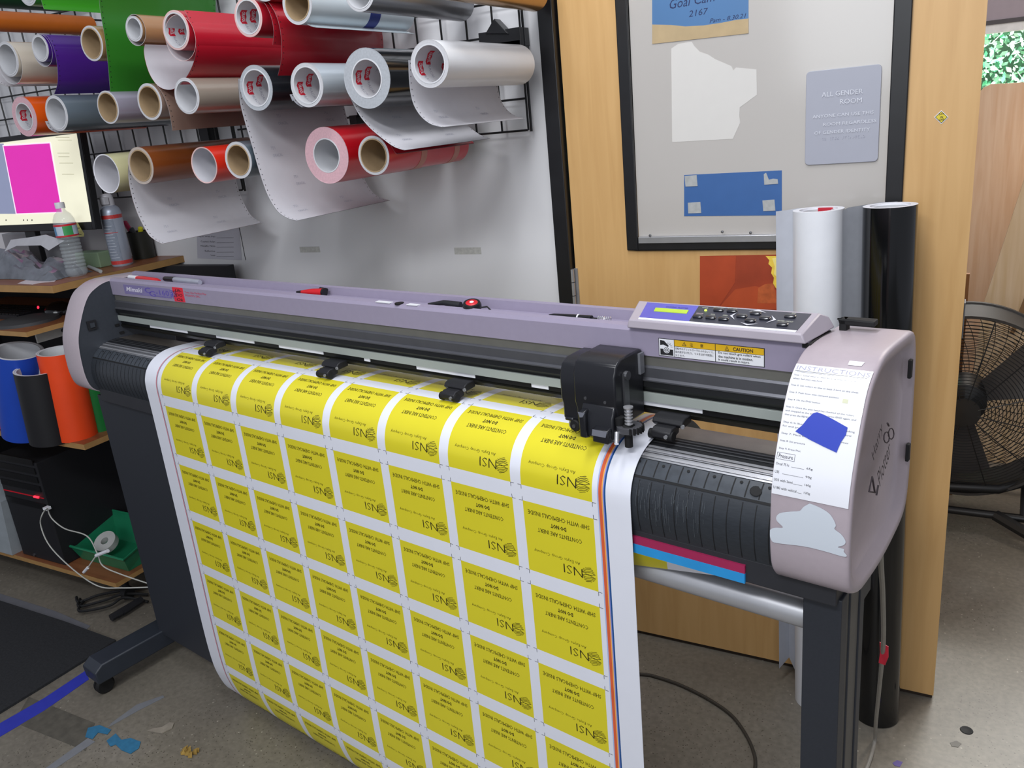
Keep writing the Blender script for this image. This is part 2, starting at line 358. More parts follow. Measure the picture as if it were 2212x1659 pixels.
for x0_, y0_, x1_, y1_ in ((1035, 72, 1128, 98), (1060, 95, 1127, 108)):
    a = at_y(x0_, y0_, 1.93); b = at_y(x1_, y1_, 1.93); m.box((a.x, 1.925, b.z), (b.x, 1.972, a.z), M_black)
P = [at_y(x, y, 1.92) for x, y in ((1048, 73), (1067, 40), (1098, 73))]
m.prism([(p.x, p.z) for p in P], lambda q, t: (q[0], t, q[1]), 1.92, 1.95, M_black)
m.build('mounting_bracket', RA, smooth=0, bevel=0.001)
m = MB(); p = at_y(768, 265, 1.94); m.box((p.x-.012, 1.93, p.z-.02), (p.x+.012, 1.972, p.z+.02), M_black); m.build('clip', RA, smooth=0)
m = MB(); p = at_y(445, 290, 1.94); m.box((p.x-.02, 1.93, p.z-.02), (p.x+.02, 1.972, p.z+.02), M_black); m.build('clip', RB, smooth=0)

def peg(x, z, y0):
    par = RA if x > -2.015 else RB
    m = MB(); m.tube([(x, 1.944, z-.02), (x, 1.938, z), (x, y0, z), (x, y0-.006, z+.006)], 0.003, M_wire, 6); m.build('peg', par)

# ------------------------------------------------------------------ vinyl rolls
def mring(r0, r1, y, outm, edgem, n=40):
    pr = []; k = max(1, int((r1-r0)/0.0022))
    for i in range(k+1):
        r = r0+(r1-r0)*i/k; pr.append((r, -0.0006 if i % 2 else 0.0, edgem))
    return pr
GROUP_H = 'vinyl rolls on the wall rack'
ROLLS = []
def vroll(label, px, py, ry, col, core='white', rc=None, tail=None, tback=None, mode='L', Y0=1.5, Y1=1.885, edge=None, wrap=None, rough=0.3, metal=0.0, tips=None, tape=None, liner=None, hang=True, thick=None):
    c = at_y(px, py, Y0); r = (at_y(px, py-ry, Y0).z-at_y(px, py+ry, Y0).z)/2; X, Z = c.x, c.z
    rcm = r*(rc/ry if rc else 0.86)
    vm = mat(col, rough, metal, 0.02, 12, coat=0.35); em = edge or mat('#c2c2c6', 0.5, var=0.05, scale=200); lm = liner or M_backing
    T = thing('vinyl_roll', label, 'vinyl roll', (X, Y0, Z-r), GROUP_H)
    m = MB(); L = Y1-Y0
    if core is None:
        pr = mring(r-0.003, r, Y0, vm, em)+[(r, 0.0006, vm), (r, L, em), (r-0.003, L, lm), (r-0.003, 0, em)]
    else: pr = mring(rcm, r, Y0, vm, em)+[(r, 0.0006, vm), (r, L, em), (rcm, L, em), (rcm, 0, em)]
    m.lathe(pr, (X, Y0, Z), (0, 1, 0), vm, 48); m.build('wound_vinyl', T)
    if core is not None:
        cm = {'white': M_corew, 'print': M_corew, 'kraft': M_kraft}[core]; ri = rcm*0.93; m = MB()
        m.lathe([(ri, -0.001), (rcm, -0.001), (rcm, L+.001), (ri, L+.001)], (X, Y0, Z), (0, 1, 0), cm, 40, closed=True)
        if core == 'print':
            def wrapt(vs, fs, mm, th0, y0):
                m.add([(X+math.cos(th0+a/ri)*(ri-0.0002), Y0+y0+b, Z+math.sin(th0+a/ri)*(ri-0.0002)) for a, b in vs], fs, mm, raw=True)
            for k in range(9):
                th = k*2.2+random.random()*.4; fy = 0.008+0.030*(k % 4); q = 1.9
                fvs = [(0, .004), (.008, 0), (.016, .003), (.024, 0), (.030, .003), (.030, .020), (.022, .017), (.014, .021), (.007, .018), (0, .022)]
                wrapt(fvs, [(0, 1, 8, 9), (1, 2, 7, 8), (2, 3, 6, 7), (3, 4, 5, 6)], M_redink, th, fy)
                vs, fs = fit('ORAFOL', 0.004, 0.026, 0.006, 0.016, 0.02); m.add([(X+math.cos(th+a/ri)*(ri-0.0004), Y0+fy+b, Z+math.sin(th+a/ri)*(ri-0.0004)) for a, b in vs], fs, M_corew, raw=True)
                vs, fs = fit('ORACAL', -0.022, 0.016, 0, 0.009, 0.0); wrapt(vs, fs, M_grayink, th+1.25, fy+.010)
        m.build('core', T)
    if wrap:
        (wx, wy, wr) = wrap; wc = at_y(wx, wy, Y0); R2 = (at_y(wx, wy-wr, Y0).z-at_y(wx, wy+wr, Y0).z)/2
        m = MB(); m.lathe([(R2-.0008, 0.002, em), (R2, 0.002, vm), (R2, L-.004, em), (R2-.0008, L-.004, lm)], (wc.x, Y0, wc.z), (0, 1, 0), vm, 48, closed=True); m.build('loose_wrap', T)
    if tail:
        fr = cr([tuple(at_y(x, y, Y0+.004)) for x, y in tail], 5)
        bk = cr([tuple(at_y(x, y, Y1-.004)) for x, y in tback], 5) if tback else [Vector((p.x, Y1-.004, p.z)) for p in fr]
        if tback:
            n_ = len(fr); bk2 = []
            for i in range(n_):
                q = i/(n_-1)*(len(bk)-1); j = min(int(q), len(bk)-2); bk2.append(bk[j].lerp(bk[j+1], q-j))
            bk = bk2
        n_ = len(fr); NJ = 8; m = MB(); nr = []
        for i in range(n_):
            tt = fr[min(i+1, n_-1)]-fr[max(i-1, 0)]; nr.append(Vector((-tt.z, 0, tt.x)).normalized()*-1 if False else Vector((-tt.z, 0, tt.x)).normalized())
        def layer(off, mm):
            vs = []
            for i in range(n_):
                for j in range(NJ+1): vs.append(fr[i].lerp(bk[i], j/NJ)+nr[i]*off)
            m.add(vs, [(i*(NJ+1)+j, i*(NJ+1)+j+1, (i+1)*(NJ+1)+j+1, (i+1)*(NJ+1)+j) for i in range(n_-1) for j in range(NJ)], mm, raw=True)
        layer(0.0, vm if mode == 'L' else lm); layer(0.0006, lm if mode == 'L' else vm)
        dm = M_dot if mode == 'L' or True else vm
        for ed in ((0.016, 0.984)):
            acc = 0.006
            for i in range(n_-1):
                a = fr[i].lerp(bk[i], ed); b = fr[i+1].lerp(bk[i+1], ed); d = (b-a).length; tn = (b-a)/max(d, 1e-6)
                while acc < d:
                    p = a+tn*acc+nr[i]*0.0009
                    m.add([p+tn*0.0016*math.cos(q)+Vector((0, 1, 0))*0.0013*math.sin(q) for q in (k*math.pi/3 for k in range(6))], [tuple(range(6))], dm, raw=True)
                    acc += 0.0127
                acc -= d
        if mode == 'L' and n_ > 20:
            al = [0.0]
            for i in range(n_-1): al.append(al[-1]+(fr[i+1]-fr[i]).length)
            fm_ = mat('#adafbb', .6); acc = al[-1]-.045; kk = 0
            while acc > .05:
                for yy in (.06+.05*(kk % 2), .24+.05*(kk % 2)):
                    for body, w_, dh in (('ORACAL', .034, 0), ('751', .014, .018)):
                        vs, fs = fit(body, 0, w_, 0, .007, .0); PP = []
                        for x, y in vs:
                            q = acc-y-dh; i = max(0, min(n_-2, next((k for k in range(n_-1) if al[k+1] >= q), n_-2))); t_ = (q-al[i])/(al[i+1]-al[i])
                            c0 = fr[i].lerp(fr[i+1], t_); c1_ = bk[i].lerp(bk[i+1], t_); PP.append(c0.lerp(c1_, (yy+x)/.38)+nr[i].lerp(nr[i+1], t_)*.0010)
                        m.add(PP, fs, fm_, raw=True)
                acc -= .075; kk += 1
        m.build('hanging_tail', T, merge=False, smooth=60)
    if tape:
        for (y0, y1, tcol) in tape:
            m = MB(); m.lathe([(r+.0002, y0), (r+.0006, y0), (r+.0006, y1), (r+.0002, y1)], (X, Y0, Z), (0, 1, 0), mat(tcol, 0.6), 40, closed=True); m.build('tape_band', T)
    if hang: peg(X, Z+(rcm*0.93 if core else r-0.003)-0.0035, Y0+0.15)
    return T
pk = mat('#d0a8b0', 0.5, var=0.08, scale=200); gy = mat('#a9adb3', 0.5, var=0.08, scale=200)
# upper edge of the photo
vroll('gold metallic vinyl roll at top right of the rack', 955, -45, 45, '#b7905c', 'kraft', metal=0.75, rough=0.25, Y1=1.9)
vroll('silver grey metallic vinyl roll at top, left of the gold one', 776, -18, 45, '#93959a', 'white', metal=0.7, rough=0.3, Y1=1.9)
vroll('white vinyl roll with brown core and blue tape band at top', 642, 9, 46, '#c8d2d8', 'kraft', rc=38, tape=[(0.205, 0.245, '#27347c')], tail=[(662, 52), (672, 57), (684, 60)], mode='R')
vroll('deep red vinyl roll at top edge with wide red sheet hanging', 570, -40, 45, '#a81626', 'white', tail=[(574, -2), (590, 20), (602, 50), (608, 90), (607, 130), (600, 163)], mode='R')
vroll('red vinyl roll with printed white core, highest on left of brown core roll', 536, 37, 45, '#b3182a', 'print', rc=39, tail=[(566, 0), (578, 18), (587, 42), (591, 68), (589, 97)], mode='R', edge=mat('#d9b7b4', .5))
# second row
vroll('bright red vinyl roll whose tail curls under showing pale liner', 380, 65.5, 45, '#c01c30', 'print', rc=40, wrap=(388, 82, 52), tail=[(398, 22), (416, 60), (424, 100), (416, 140), (398, 172), (372, 193), (345, 188), (326, 165), (315, 135), (311, 110), (313, 96)], mode='R', edge=mat('#d9b7b4', .5))
vroll('copper brown vinyl roll, small, left of the bright red roll', 290, 62, 29, '#a9805a', 'white', rc=25, wrap=(291.5, 65, 35.5))
vroll('gold tan vinyl roll with brown core beside the purple one', 198, 94, 40, '#b08f5c', 'kraft', rc=35, metal=0.3)
vroll('purple vinyl roll with purple sheet hanging from it', 87, 104, 31, '#4a2084', 'white', rc=27, wrap=(90, 109, 37), tail=[(100, 76), (112, 95), (120, 120), (124, 150), (124, 180), (117, 203)], mode='R')
vroll('cream vinyl roll with loose outer turn at left edge', 17, 128, 40, '#d3c7b6', 'white', rc=36, wrap=(19, 137, 48), tail=[(-35, 120), (-28, 150), (-8, 175), (15, 187)], mode='L')
# third row
vroll('orange vinyl roll with thick pinkish edge above the monitor', 53, 252, 44.5, '#e85a12', 'print', rc=31, edge=pk)
vroll('slate grey vinyl roll between orange and lavender rolls', 122, 245, 40, '#67737d', 'white', rc=36, tail=[(97, 262), (104, 276), (113, 283), (125, 287)], mode='L')
vroll('lavender silver vinyl roll with brown core', 233, 232, 37, '#a9a5b6', 'kraft', rc=33, metal=0.3)
vroll('taupe vinyl roll with brown core and brown sheet hanging behind', 323, 220, 41, '#8b7468', 'kraft', rc=35, tail=[(338, 184), (352, 205), (362, 230), (368, 255), (372, 282)], mode='R')
vroll('beige champagne vinyl roll with white core', 403.5, 207.5, 40.5, '#a79a8d', 'white', rc=36, metal=0.2)
vroll('black vinyl roll whose long grey liner hangs in deep curve', 553.5, 190, 50.6, '#1b1f24', 'print', rc=42, edge=gy, tail=[(514, 170), (517, 215), (527, 258), (543, 312), (560, 372), (577, 420), (598, 455), (620, 471), (641, 477)], mode='L')
vroll('pearl white vinyl roll with printed core between two black rolls', 663, 184, 49, '#c3cdd6', 'print', rc=42, tail=[(632, 218), (626, 204), (630, 212), (640, 224), (652, 232)], mode='L', metal=0.2)
vroll('thick glossy black vinyl roll with grey liner hanging', 792.5, 169.5, 67, '#0d1013', 'print', rc=44, edge=gy, rough=0.12, tail=[(745, 175), (755, 208), (772, 243), (797, 275), (830, 303), (852, 318), (873, 325)], mode='L')
vroll('bright white vinyl roll nearest the door with liner curling below', 928, 138, 53, '#eceef2', 'print', rc=44, rough=0.45, tail=[(882, 130), (884, 180), (892, 222), (908, 250), (930, 268), (955, 275)], mode='L')
# bottom row
vroll('pale yellow coreless vinyl coil beside the monitor', 230, 375.5, 43, '#cfcb9e', None, edge=M_paper)
vroll('brown vinyl roll with grey liner sheet hanging low', 304, 358, 41, '#80431c', 'kraft', rc=35, edge=mat('#b9aca2', .5), tail=[(277, 352), (277, 385), (284, 422), (297, 462), (318, 503), (333, 518), (350, 527)], mode='L')
vroll('red orange coreless vinyl coil with pale inside', 441, 357, 40, '#e0301c', None, edge=mat('#d9b7b4', .5))
vroll('dark grey vinyl roll with brown core, beside the long grey liner', 515, 346, 40.5, '#54606a', 'kraft', rc=34)
vroll('thick red vinyl roll with pink layered edge, lowest on rack', 705.6, 336, 62, '#cc1524', 'white', rc=38, edge=pk, Y0=1.56, Y1=1.92)
vroll('red vinyl tube with brown core and two masking tape bands', 807, 336, 43, '#cf2234', 'kraft', rc=37, Y0=1.56, Y1=1.91, tape=[(0.13, 0.155, '#c98e84'), (0.28, 0.305, '#c98e84')], tail=[(838, 305), (846, 318), (855, 332), (860, 333)], mode='R')
# off-frame rolls at far left with hanging sheets
vroll('lime green vinyl roll at top left with green sheet hanging', 58, -22, 37, '#3c9a22', 'white', rc=32, tail=[(86, -30), (89, 0), (95, 20)], mode='R')
vroll('dark green vinyl roll above tan rolls with long green sheet', 180, -80, 42, '#2f7a26', 'white', tail=[(212, -40), (216, 20), (226, 80), (233, 138), (238, 200)], mode='R')
def farroll(label, px, py, r, col, Y0=1.5):
    c = at_y(px, py, 1.88)
    T = thing('vinyl_roll', label, 'vinyl roll', (c.x, Y0, c.z-r), GROUP_H); vm = mat(col, 0.4, var=0.05)
    m = MB(); m.lathe([(r*.84, 0, M_backing), (r, 0, vm), (r, .38, M_backing), (r*.84, .38, M_backing)], (c.x, Y0, c.z), (0, 1, 0), vm, 40, closed=True); m.build('wound_vinyl', T)
    m = MB(); m.lathe([(r*.78, -.001), (r*.84, -.001), (r*.84, .381), (r*.78, .381)], (c.x, Y0, c.z), (0, 1, 0), M_corew, 32, closed=True); m.build('core', T)
    peg(c.x, c.z+r*.78-.0035, Y0+.15)
farroll('amber orange vinyl roll at far left above the cream roll', 196, 56, 0.028, '#b35c16')
farroll('dark green vinyl roll at far left above the amber roll', 128, -5, 0.042, '#0c3a20')

# ------------------------------------------------------------------ paper list on wall
def plist(b, Y):
    for body, y, xa in (('Paper With Pen', 513, 428), ('Coated Aslan', 523.5, 434), ('Metallic Films', 533, 434), ('Reflective', 544, 443), ('Lexan', 553, 456)):
        wtext(b, body, (xa, y), (465, y+.4), 0.0062, M_inkk, Y)
        a = at_y(468, y+1, Y); c = at_y(505, y+1.5, Y); b.box((a.x, Y-0.0002, a.z-.0005), (c.x, Y, a.z+.0003), M_inkk)
    a = at_y(518, 500, Y); c = at_y(522, 562, Y); b.box((a.x, Y-0.0002, c.z), (a.x+.002, Y, a.z+.06), M_inkk)
    a = at_y(468, 495, Y); c = at_y(500, 495.5, Y); b.box((a.x, Y-0.0002, a.z-.0005), (c.x, Y, a.z+.0003), M_inkk)
on_wall('material_list', 'grey paper list of materials taped to wall below hanging liners', 'paper', [(427, 558), (423, 440), (512, 440), (523, 562)], mat('#bdbcc6', 0.7, var=0.01), DY, extra=plist)
# ------------------------------------------------------------------ profile helper
class Prof:
    def __init__(s, pts, n=10, s0=None):
        P = cr([(0, a, b) for a, b in pts], n); s.p = [(q.y, q.z) for q in P]; s.s = [0]
        for a, b in zip(s.p, s.p[1:]): s.s.append(s.s[-1]+math.hypot(b[0]-a[0], b[1]-a[1]))
        s.off = 0
        if s0: s.off = s0(s)
    def at(s, q, off=0.0):
        q += s.off; q = min(max(q, 0), s.s[-1]-1e-9)
        import bisect
        i = max(0, min(bisect.bisect_right(s.s, q)-1, len(s.p)-2)); t = (q-s.s[i])/(s.s[i+1]-s.s[i])
        a, b = s.p[i], s.p[i+1]; tv, tz = b[0]-a[0], b[1]-a[1]
        # smooth normal
        i0 = max(i-1, 0); i1 = min(i+2, len(s.p)-1); tv, tz = s.p[i1][0]-s.p[i0][0], s.p[i1][1]-s.p[i0][1]
        l = math.hypot(tv, tz); return (a[0]+(b[0]-a[0])*t+tz/l*off, a[1]+(b[1]-a[1])*t-tv/l*off)
    def hit(s, px, py):
        """photo point -> (u, s) on this profile extruded along the plotter"""
        best = None; r = ray(px, py); d = (r.dot(MX), r.dot(MV), r.z)
        for i in range(len(s.p)-1):
            a, b = s.p[i], s.p[i+1]
            # solve t*d[1]=a0+k*(b0-a0), HC+t*d[2]=a1+k*(b1-a1)
            A = d[1]; B = -(b[0]-a[0]); Cc = d[2]; D = -(b[1]-a[1]); e = a[0]; f = a[1]-HC
            det = A*D-B*Cc
            if abs(det) < 1e-12: continue
            t = (e*D-B*f)/det; k = (A*f-Cc*e)/det
            if -0.02 <= k <= 1.02 and t > 0 and (best is None or t < best[0]): best = (t, t*d[0], s.s[i]+k*(s.s[i+1]-s.s[i])-s.off)
        return (best[1], best[2]) if best else (None, None)
def at_height(pr, z, last=False):
    idx = [i for i in range(len(pr.p)-1) if (pr.p[i][1]-z)*(pr.p[i+1][1]-z) <= 0]
    i = idx[-1] if last else idx[0]; t = (z-pr.p[i][1])/(pr.p[i+1][1]-pr.p[i][1]+1e-12); return pr.s[i]+t*(pr.s[i+1]-pr.s[i])

# ------------------------------------------------------------------ plotter
UL, UR = -2.25, -0.36
PB = MF((-1.3, 1.06, 0))
PL = thing('vinyl_plotter', 'wide mauve and charcoal vinyl cutting plotter on a black stand', 'plotter', PB)
cap_front = [(1.125, 1.181), (1.034, 1.183), (.99, 1.169), (.963, 1.146), (.935, 1.096), (.914, 1.04), (.908, .97), (.912, .925), (.925, .902)]
cap_poly = cap_front+[(.95, .888), (.976, .882), (1.05, .88), (1.12, .889), (1.165, .903), (1.182, .935), (1.186, 1.0), (1.184, 1.12), (1.175, 1.165), (1.16, 1.178)]
capc = cr([(0, a, b) for a, b in cap_poly+[cap_poly[0]]], 5)[:-1]; capc = [(q.y, q.z) for q in capc]
CP = Prof(cap_front)
cu_c = sum(p[0] for p in capc)/len(capc), sum(p[1] for p in capc)/len(capc)
def end_cap(name, u0, u1, outer, inner_mat):
    """profiled end housing; the outer side carries a recessed field, the inner side is charcoal"""
    m = MB(MF); n = len(capc)
    def ring(u, k, dz=0): return [(u, cu_c[0]+(p[0]-cu_c[0])*k, cu_c[1]+(p[1]-cu_c[1])*k) for p in capc]
    sgn = 1 if outer > 0 else -1; uo, ui = (u1, u0) if outer > 0 else (u0, u1)
    R_ = [ring(ui, 0.985), ring(ui+sgn*0.003, 1.0), ring(uo-sgn*0.006, 1.0), ring(uo-sgn*.002, 0.992), ring(uo, 0.975), ring(uo-sgn*.001, 0.90), ring(uo-sgn*0.010, 0.84)]
    vs = [p for r_ in R_ for p in r_]
    m.add(vs, [(k*n+i, k*n+(i+1) % n, (k+1)*n+(i+1) % n, (k+1)*n+i) for k in range(len(R_)-1) for i in range(n)], M_cap)
    m.add(R_[-1], [list(range(n))], M_cap); m.add(R_[0], [list(range(n))], inner_mat)
    return m.build(name, PL, smooth=50)
capR = end_cap('end_housing', UR, -0.262, 1, M_dark)
capL = end_cap('end_housing', -2.345, UL, -1, M_dark)
# charcoal liner of the left housing (inner side wall)
m = MB(MF); m.add([(UL+.001, cu_c[0]+(p[0]-cu_c[0])*.965, cu_c[1]+(p[1]-cu_c[1])*.965) for p in capc], [list(range(len(capc)))], M_dark)
def sw(b, v, z, s): b.box((UL+.001, v-s, z-s), (UL+.006, v+s, z+s), M_blackm)
q = MI(at_u(197, 702, UL)); sw(m, q[1], q[2], .012); m.box((UL+.005, q[1]-.006, q[2]-.006), (UL+.009, q[1]+.006, q[2]+.006), M_dark)
for px, py in ((252, 702), (262, 718), (244, 738)):
    q = MI(at_u(px, py, UL)); m.box((UL+.001, q[1]-.006, q[2]-.003), (UL+.004, q[1]+.006, q[2]+.003), M_rubber)
m.build('inner_side_wall', PL, smooth=0)
# seam and lever on right housing
sm = [(v, z) for v, z in cap_front[:3]]
m = MB(MF); pr = [CP.at(.012+.010*i, .0014) for i in range(9)]; pr2 = [CP.at(.012+.010*i, -.004) for i in range(9)]
m.prism(pr+pr2[::-1], lambda p, t: (t, p[0], p[1]), UR-.007, UR+.004, M_rubber); m.build('seam', PL, smooth=0)
q0 = MI(at_v(1822, 712, 1.13)); q1 = MI(at_v(1889, 697, 1.13))
m = MB(MF); m.box((q0[0]-.004, 1.122, 1.17), (q0[0]+.006, 1.14, q1[2]+.003), M_rubber); m.box((q0[0]-.004, 1.122, q1[2]-.005), (q1[0]+.002, 1.142, q1[2]+.003), M_rubber)
m.build('clamp_lever', PL, bevel=.002, smooth=0)
for px, py in ((1967, 795), (1962, 975)):
    m = MB(MF); q = MI(at_u(px, py, -.262)); m.box((-.264, q[1]-.008, q[2]-.013), (-.2595, q[1]+.002, q[2]+.013), M_rubber)
    m.build('side_clip', PL, bevel=.001, smooth=0)
m = MB(MF); u_, s_ = CP.hit(1848, 786); a = [CP.at(s_-.004, .0008), CP.at(s_+.004, .0008)]
m.add([(u_-.008, *a[0]), (u_+.010, *a[0]), (u_+.008, *a[1]), (u_-.008, *a[1])], [(0, 1, 2, 3)], M_white); m.build('tape_bit', PL, smooth=0)
# instruction sheet on the cap
_, sT = CP.hit(1716, 786); sB = at_height(CP, 1.024, True)
u0, u1 = UR+.0015, -.2655
ins = MB(MF); NS = 24
def ip(u, s, o=.0012): v, z = CP.at(s, o); return (u, v, z)
for (oo, mm) in ((.0006, M_paper), (.0012, mat('#e9eaf1', 0.16, var=0.01, coat=0.8, name='laminated_paper'))):
    vs = []
    for i in range(NS+1):
        s_ = sT+(sB-sT)*i/NS; vs += [ip(u0, s_, oo), ip(u1, s_, oo)]
    ins.add(vs, [(2*i, 2*i+1, 2*i+3, 2*i+2) for i in range(NS)], mm)
IWd = u1-u0; IHt = sB-sT
def itext(body, fx0, fx1, fy, fh, bold=0.0, mm=M_inkk, shear=0):
    vs, fs = fit(body, u0+IWd*fx0, u0+IWd*fx1, 0, fh*IHt, bold, shear)
    ins.add([ip(x, sT+IHt*fy-y, .0015) for x, y in vs], fs, mm)
def irect(fx0, fx1, fy0, fy1, mm=M_inkk, off=.0015):
    ins.add([ip(u0+IWd*fx0, sT+IHt*fy0, off), ip(u0+IWd*fx1, sT+IHt*fy0, off), ip(u0+IWd*fx1, sT+IHt*fy1, off), ip(u0+IWd*fx0, sT+IHt*fy1, off)], [(0, 1, 2, 3)], mm)
itext('INSTRUCTIONS', .03, .98, .058, .040, .0, mat('#a9a9bd', .6)); irect(.02, .95, .068, .071); irect(.05, .93, .078, .080)
gi = mat('#55555c', .6)
for body, xb, fy in (('Step 1: Load vinyl so that backing sides face down', .86, .115), ('when fed into machine', .42, .143), ('Step 2: Set rollers so that at least 3 land on the sheet', .90, .197), ('Step 3: Push lever into clamped position', .68, .252),
                     ('Step 4: Hit the END button', .46, .307), ('Step 5: Once the plot head has checked all the rollers', .91, .362), ('and stopped at the end position, press END again, and', .94, .391), ('then press the REMOTE button', .50, .420),
                     ('Step 6: In Illustrator select the size you’re looking', .95, .475), ('for and press cut in the Finecut Ai window', .92, .504), ('Step 7: Place the laser on the right corner', .90, .558), ('Step 8: Set pressure', .36, .612), ('Step 9: Press Plot', .32, .668)):
    itext(body, .03, xb, fy, .0155, .0, gi)
irect(.02, .26, .690, .692); irect(.02, .26, .738, .740); irect(.02, .024, .69, .74); irect(.256, .26, .69, .74); itext('Pressure', .045, .235, .728, .028)
for a_, b_2, fy, xe, l0, l1 in (('Orcal 751c', '65g', .782, .20, .23, .40), ('U35', '90g', .842, .08, .12, .40), ('U35 with Semi', '160g', .900, .27, .28, .40), ('U180 with vehical', '120g', .958, .33, .34, .40)):
    itext(a_, .02, xe, fy, .019); irect(l0, l1, fy-.002, fy); itext(b_2, .43, .51, fy, .019)
irect(.73, .80, .245, .275, mat('#cfd0b4', .6))
ins.build('instruction_sheet', PL, merge=False, label='white laminated instruction sheet')
# blue masking tape over it, white blob sticker
def on_cap(name, pts, off, mm, label):
    b = MB(MF); q = [CP.hit(x, y) for x, y in pts]; q = [(min(a, -.2625), c) for a, c in q if a is not None]
    lo = [ip(a, c, off) for a, c in q]; n = len(lo); cx = sum(a for a, c in q)/n; cs = sum(c for a, c in q)/n
    # triangulated by horizontal refinement: inner rings keep it on the curved face
    rings = []
    for k in (1.0, .8, .6, .4, .2): rings.append([ip(cx+(a-cx)*k, cs+(c-cs)*k, off) for a, c in q])
    vs = [p for r_ in rings for p in r_]+[ip(cx, cs, off)]
    fs = [(k*n+i, k*n+(i+1) % n, (k+1)*n+(i+1) % n, (k+1)*n+i) for k in range(4) for i in range(n)]+[(4*n+i, 4*n+(i+1) % n, 5*n) for i in range(n)]
    b.add(vs, fs, mm); return b.build(name, PL, merge=False, smooth=60, label=label)
on_cap('blue_tape_patch', [(1766, 891), (1780, 896), (1800, 906), (1832, 924), (1828, 940), (1818, 955), (1812, 968), (1808, 978), (1780, 965), (1750, 950), (1719, 932), (1735, 918), (1745, 905), (1758, 893)], .002, mat('#2b41b0', .6, var=.03, bump=.05), 'blue masking tape')
bl = [(345, 1130), (430, 1165), (500, 1215), (540, 1290), (530, 1320), (580, 1360), (612, 1410), (600, 1440), (555, 1455), (600, 1470), (600, 1490), (622, 1520), (590, 1525), (450, 1485), (300, 1450), (100, 1425), (60, 1405), (45, 1360), (50, 1325), (90, 1310), (145, 1308), (100, 1260), (98, 1225), (130, 1200), (210, 1190), (270, 1185), (300, 1155)]
blc = cr([(x, y, 0) for x, y in bl+[bl[0]]], 4)[:-1]; q = [CP.hit(1650+p_.x/3.457, 760+p_.y/3.457) for p_ in blc]; q = [(max(a, UR+.001), c) for a, c in q]
b = MB(MF); pts = [(a, c) for a, c in q]
import mathutils.geometry as MG
tess = MG.tessellate_polygon([[Vector((a, c, 0)) for a, c in pts]])
b.add([ip(a, c, .0012) for a, c in pts], [tuple(t_) for t_ in tess], mat('#c9d0d9', .5, var=.005)); b.build('white_patch', PL, merge=False, smooth=0, label='white irregular sticker patch')
# handwriting on the right side
b = MB(MF); hk = mat('#3b3238', .6)
def side_text(body, pa, pb, h, shear=0):
    a = Vector(MI(at_u(pa[0], pa[1], -.259))); c = Vector(MI(at_u(pb[0], pb[1], -.259))); d = c-a; w_ = d.length; d.normalize(); up = Vector((0, -d.z, d.y))
    if up.z < 0: up = -up
    vs, fs = fit(body, 0, w_, 0, h, .0, shear); b.add([a+d*x+up*y+Vector((.0, 0, 0)) for x, y in vs], fs, hk)
side_text('Harry', (1889, 1000), (1909, 930), .024, .1); side_text('Plotter', (1901, 1052), (1925, 975), .030, .1)
def stroke(pts, r=.0012): b.tube([Vector(MI(at_u(x, y, -.260))) for x, y in pts], r, hk, 5)
stroke([(1890, 1064), (1877, 1062), (1884, 1030), (1890, 1064)]); stroke([(1897, 1048), (1893, 1070)])
stroke([(1915+6*math.cos(t_), 945+12*math.sin(t_)) for t_ in [k*.7 for k in range(10)]], .0008); stroke([(1925+6*math.cos(t_), 937+12*math.sin(t_)) for t_ in [k*.7 for k in range(10)]], .0008); stroke([(1917, 914), (1920, 920)])
b.build('handwriting', PL, merge=False, smooth=0)

# beam
VB = 1.035
m = MB(MF)
beam = [(VB, 1.143), (VB, 1.180), (VB+.004, 1.186), (VB+.016, 1.188), (VB+.018, 1.176), (1.100, 1.176), (1.102, 1.192), (1.112, 1.193), (1.116, 1.188), (1.116, 1.143)]
m.prism(beam, lambda p, t: (t, p[0], p[1]), UL, UR, M_lav)
m.build('beam_cover', PL, smooth=30)
m = MB(MF)
m.prism([(VB+.004, 1.1435), (VB+.004, 1.127), (1.10, 1.127), (1.10, 1.1435)], lambda p, t: (t, p[0], p[1]), UL, UR, mat('#86857f', .4, .6, .05))
m.prism([(VB+.003, 1.127), (VB, 1.124), (VB, 1.109), (VB-.004, 1.106), (VB-.004, 1.104), (1.10, 1.104), (1.10, 1.127)], lambda p, t: (t, p[0], p[1]), UL, UR, mat('#6b6c72', .38, .7, .05))
m.build('guide_rail', PL, smooth=20)
m = MB(MF)
m.prism([(VB-.002, 1.104), (VB-.004, 1.095), (VB+.002, 1.088), (VB+.002, 1.085), (1.09, 1.085), (1.09, 1.104)], lambda p, t: (t, p[0], p[1]), UL, UR, mat('#0f1012', .35))
m.box((UL, VB+.004, 1.060), (UR, 1.09, 1.071), mat('#0f1012', .35))
m.prism([(VB+.006, 1.060), (VB+.001, 1.057), (VB+.004, 1.050), (VB+.03, 1.048), (VB+.03, 1.060)], lambda p, t: (t, p[0], p[1]), UL, UR, mat('#141410', .35))
m.build('slide_rail', PL, smooth=20)
m = MB(MF); m.box((UL+.002, VB-.002, 1.0705), (UR-.001, VB+.02, 1.0852), mat('#a4aba6', .45, .2, .02)); m.build('scale_strip', PL, smooth=0, bevel=.0005)
for x0_, x1_, y in ((322, 400, 706), (466, 545, 732), (602, 695, 757), (784, 796, 773), (898, 1022, 797), (1146, 1182, 832), (1352, 1515, 868)):
    m = MB(MF); a = MI(at_v(x0_, y, VB)); c = MI(at_v(x1_, y, VB)); m.box((a[0], VB+.0025, 1.0625), (c[0], VB+.006, 1.070), M_white)
    m.build('roller_mark', PL, smooth=0)
